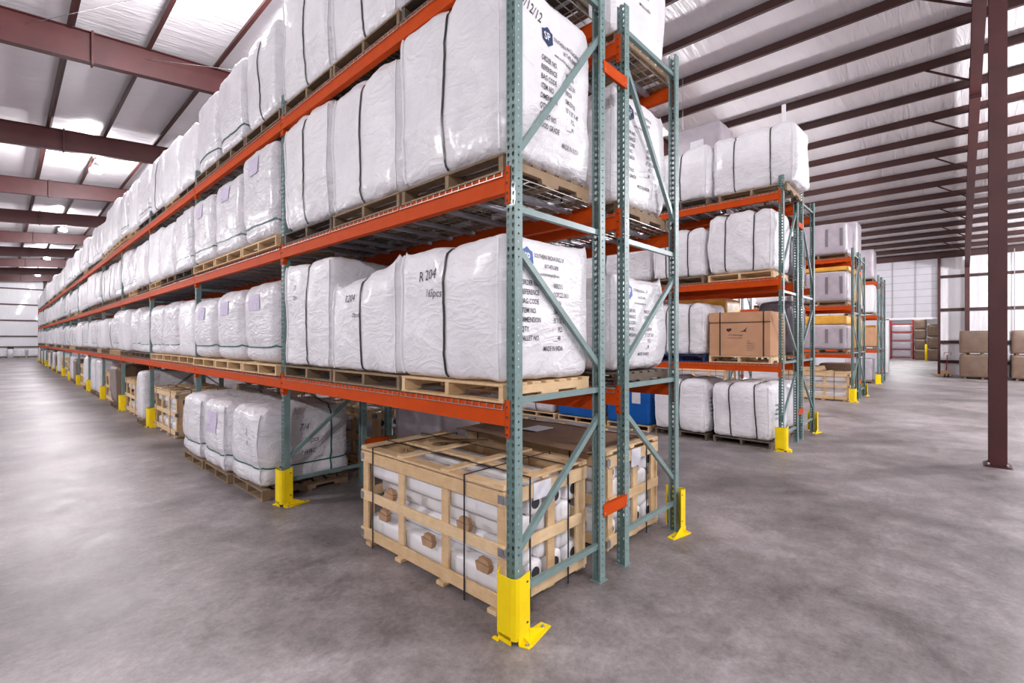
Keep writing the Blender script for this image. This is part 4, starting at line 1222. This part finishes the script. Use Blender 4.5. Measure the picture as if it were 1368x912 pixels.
# annexe beyond the doorway
q = MB(); q.box(68, 68.1, -6, 14, 0, 5.4); q.box(XR+.12, 68, -6.1, -6, 0, 5.4); q.box(XR+.12, 68, 14, 14.1, 0, 5.4); struct(q.build('wall_annexe', 'wall_white'))
q = MB(); q.box(XR+.12, 68, -6, 14, 5.4, 5.5); struct(q.build('ceiling_annexe', 'wall_white'))
for x in (42, 52, 60):
    l = bpy.data.lights.new('annexe_light', 'AREA'); l.energy = 520; l.shape = 'RECTANGLE'; l.size = 6; l.size_y = 3; l.color = (1, .98, 1)
    o_ = bpy.data.objects.new('annexe_light', l); COL.objects.link(o_); o_.location = (x, 2, 5.3)
GA = 'goods beyond the doorway'
ra = thing('red_rack', 'red rack of white wrapped goods seen through the doorway', 'rack', (60, 1.35, 0), GA)
for y in (0, 1.75):
    q = MB(); q.box(0, .08, y, y+.07, 0, 4.4); q.box(1.0, 1.08, y, y+.07, 0, 4.4); q.build('post', 'red_paint', ra)
for z in (.15, .95, 1.8, 2.65, 3.5, 4.2):
    q = MB(); q.box(-.02, .03, .07, 1.75, z, z+.1); q.build('beam', 'red_paint', ra)
for i, z in enumerate((.26, 1.06, 1.91, 2.76)):
    load('wrapped_goods', 'white film wrapped goods on the red rack, %s level from the floor' % ORD[i], 'goods', 60.5, 2.26, z, 1.55, .9, .66, 400+i, 'grey_wrap', GA, None, n=8)
for i in range(4):
    load('wrapped_bale', 'brown bale in the narrow stack beyond the doorway, %s from the floor' % ORD[i], 'bale', 60, .80, i*1.0+.005, .9, 1.0, .98, 410+i, 'brown_wrap', GA, None, n=8, amp=1.2)
for i in range(3):
    load('wrapped_bale', 'brown bale in the wide stack beyond the doorway, %s from the floor' % ORD[i], 'bale', 58, -.55, i*1.15+.005, 1.5, 1.2, 1.12, 420+i, 'brown_wrap', GA, None, n=8, amp=1.2)
q = MB(); q.tube([(0, 0, 0), (0, 0, 1.5), (0, 0, 1.56)], [.09, .09, .05], 14); o_ = q.build('bollard', 'yellow_paint', None, (56, .22, 0)); tag(o_, 'yellow bollard beyond the doorway', 'bollard')

# stacked board bundles by the right wall
GS = 'wrapped board bundles by the right wall'
for j_, (y0, y1, nm) in enumerate(((-3.72, -2.05, 'left stack'), (-5.9, -3.86, 'middle stack'), (-8.2, -6.05, 'right stack'))):
    for i in range(2):
        load('board_bundle', 'film wrapped brown board bundle, %s of the %s by the right wall' % (('bottom', 'top')[i], nm), 'bundle', 31.4, (y0+y1)/2, .10+i*1.19, y1-y0, 1.5, 1.10, 500+i+j_*3, 'brown_wrap', GS, None, n=16, k=80, amp=.25)
        q = MB()
        for yy in (y0+.2, (y0+y1)/2, y1-.2): q.box(30.7, 32.1, yy-.05, yy+.05, 0+i*1.19+.005, .098+i*1.19)
        o_ = q.build('bearer_set', 'wood_old'); tag(o_, 'wooden bearers beneath the %s bundle of the %s' % (('bottom', 'top')[i], nm), 'bearers', GS)
# pallet jack
pj = thing('pallet_jack', 'small red hand pallet jack parked by the doorway column', 'pallet jack', (31.6, -1.52, 0), None, .3)
q = MB(); q.box(0, 1.0, -.27, -.12, .05, .11); q.box(0, 1.0, .12, .27, .05, .11); q.box(-.12, .02, -.2, .2, .06, .35); q.build('forks', 'kraft', pj)
q = MB(); q.tube([(-.08, 0, .3), (-.2, 0, .8), (-.24, 0, 1.15)], .022, 8); q.tube([(-.24, -.14, 1.15), (-.27, -.14, 1.28), (-.27, .14, 1.28), (-.24, .14, 1.15)], .016, 8); q.build('handle', 'red_paint', pj)
for y in (-.07, .07):
    q = MB(); q.tube([(-.08, y-.03, .09), (-.08, y+.03, .09)], .09, 14); q.build('wheel', 'rubber', pj)
# goods at the far end wall
for i, x in enumerate((-1.0, .3, 1.6, -2.4)):
    load('wrapped_load', 'low white load against the far end wall, %s' % ('right of the aisle end', 'behind the rack end', 'hidden rightmost one', 'leftmost in view')[i], 'load', x, 74.6, 0, 1.1, 1.1, .8, 520+i, 'bag_film', 'loads at the far end wall', 'old', n=8)
for i, x in enumerate((-1.6, .9)):
    t_ = thing('drum_stand', 'slim white machine with a black cap at the far wall, %s' % ('left one', 'right one')[i], 'machine', (x, 73.3, 0), 'machines at the far wall')
    q = MB(); q.tube([(0, 0, 0), (0, 0, 1.0)], .24, 14); q.build('body', 'white_plastic', t_)
    q = MB(); q.tube([(0, 0, 1.0), (0, 0, 1.14)], .26, 14); q.build('cap', 'rubber', t_)

# ------------------------------------------------------------------ world, camera
w = bpy.data.worlds.new('World'); SC.world = w; w.use_nodes = True
bg = w.node_tree.nodes['Background']; bg.inputs[0].default_value = (.95, .93, 1.0, 1); bg.inputs[1].default_value = .50
cam = bpy.data.cameras.new('Camera'); co = bpy.data.objects.new('Camera', cam); COL.objects.link(co)
cam.sensor_width = 36; cam.lens = 639/1368*36; cam.shift_y = -1.7/1368; cam.clip_end = 300
co.location = (-2.251, -2.084, 1.925); co.rotation_euler = (PI/2, 0, math.radians(43.15-90))
SC.camera = co
SC.view_settings.view_transform = 'Standard'; SC.view_settings.look = 'None'
SC.view_settings.gamma = 1; SC.view_settings.use_curve_mapping = False
SC.view_settings.exposure = -0.22
SC.cycles.use_denoising = True
SC.cycles.max_bounces = 6; SC.cycles.diffuse_bounces = 4; SC.cycles.transparent_max_bounces = 16
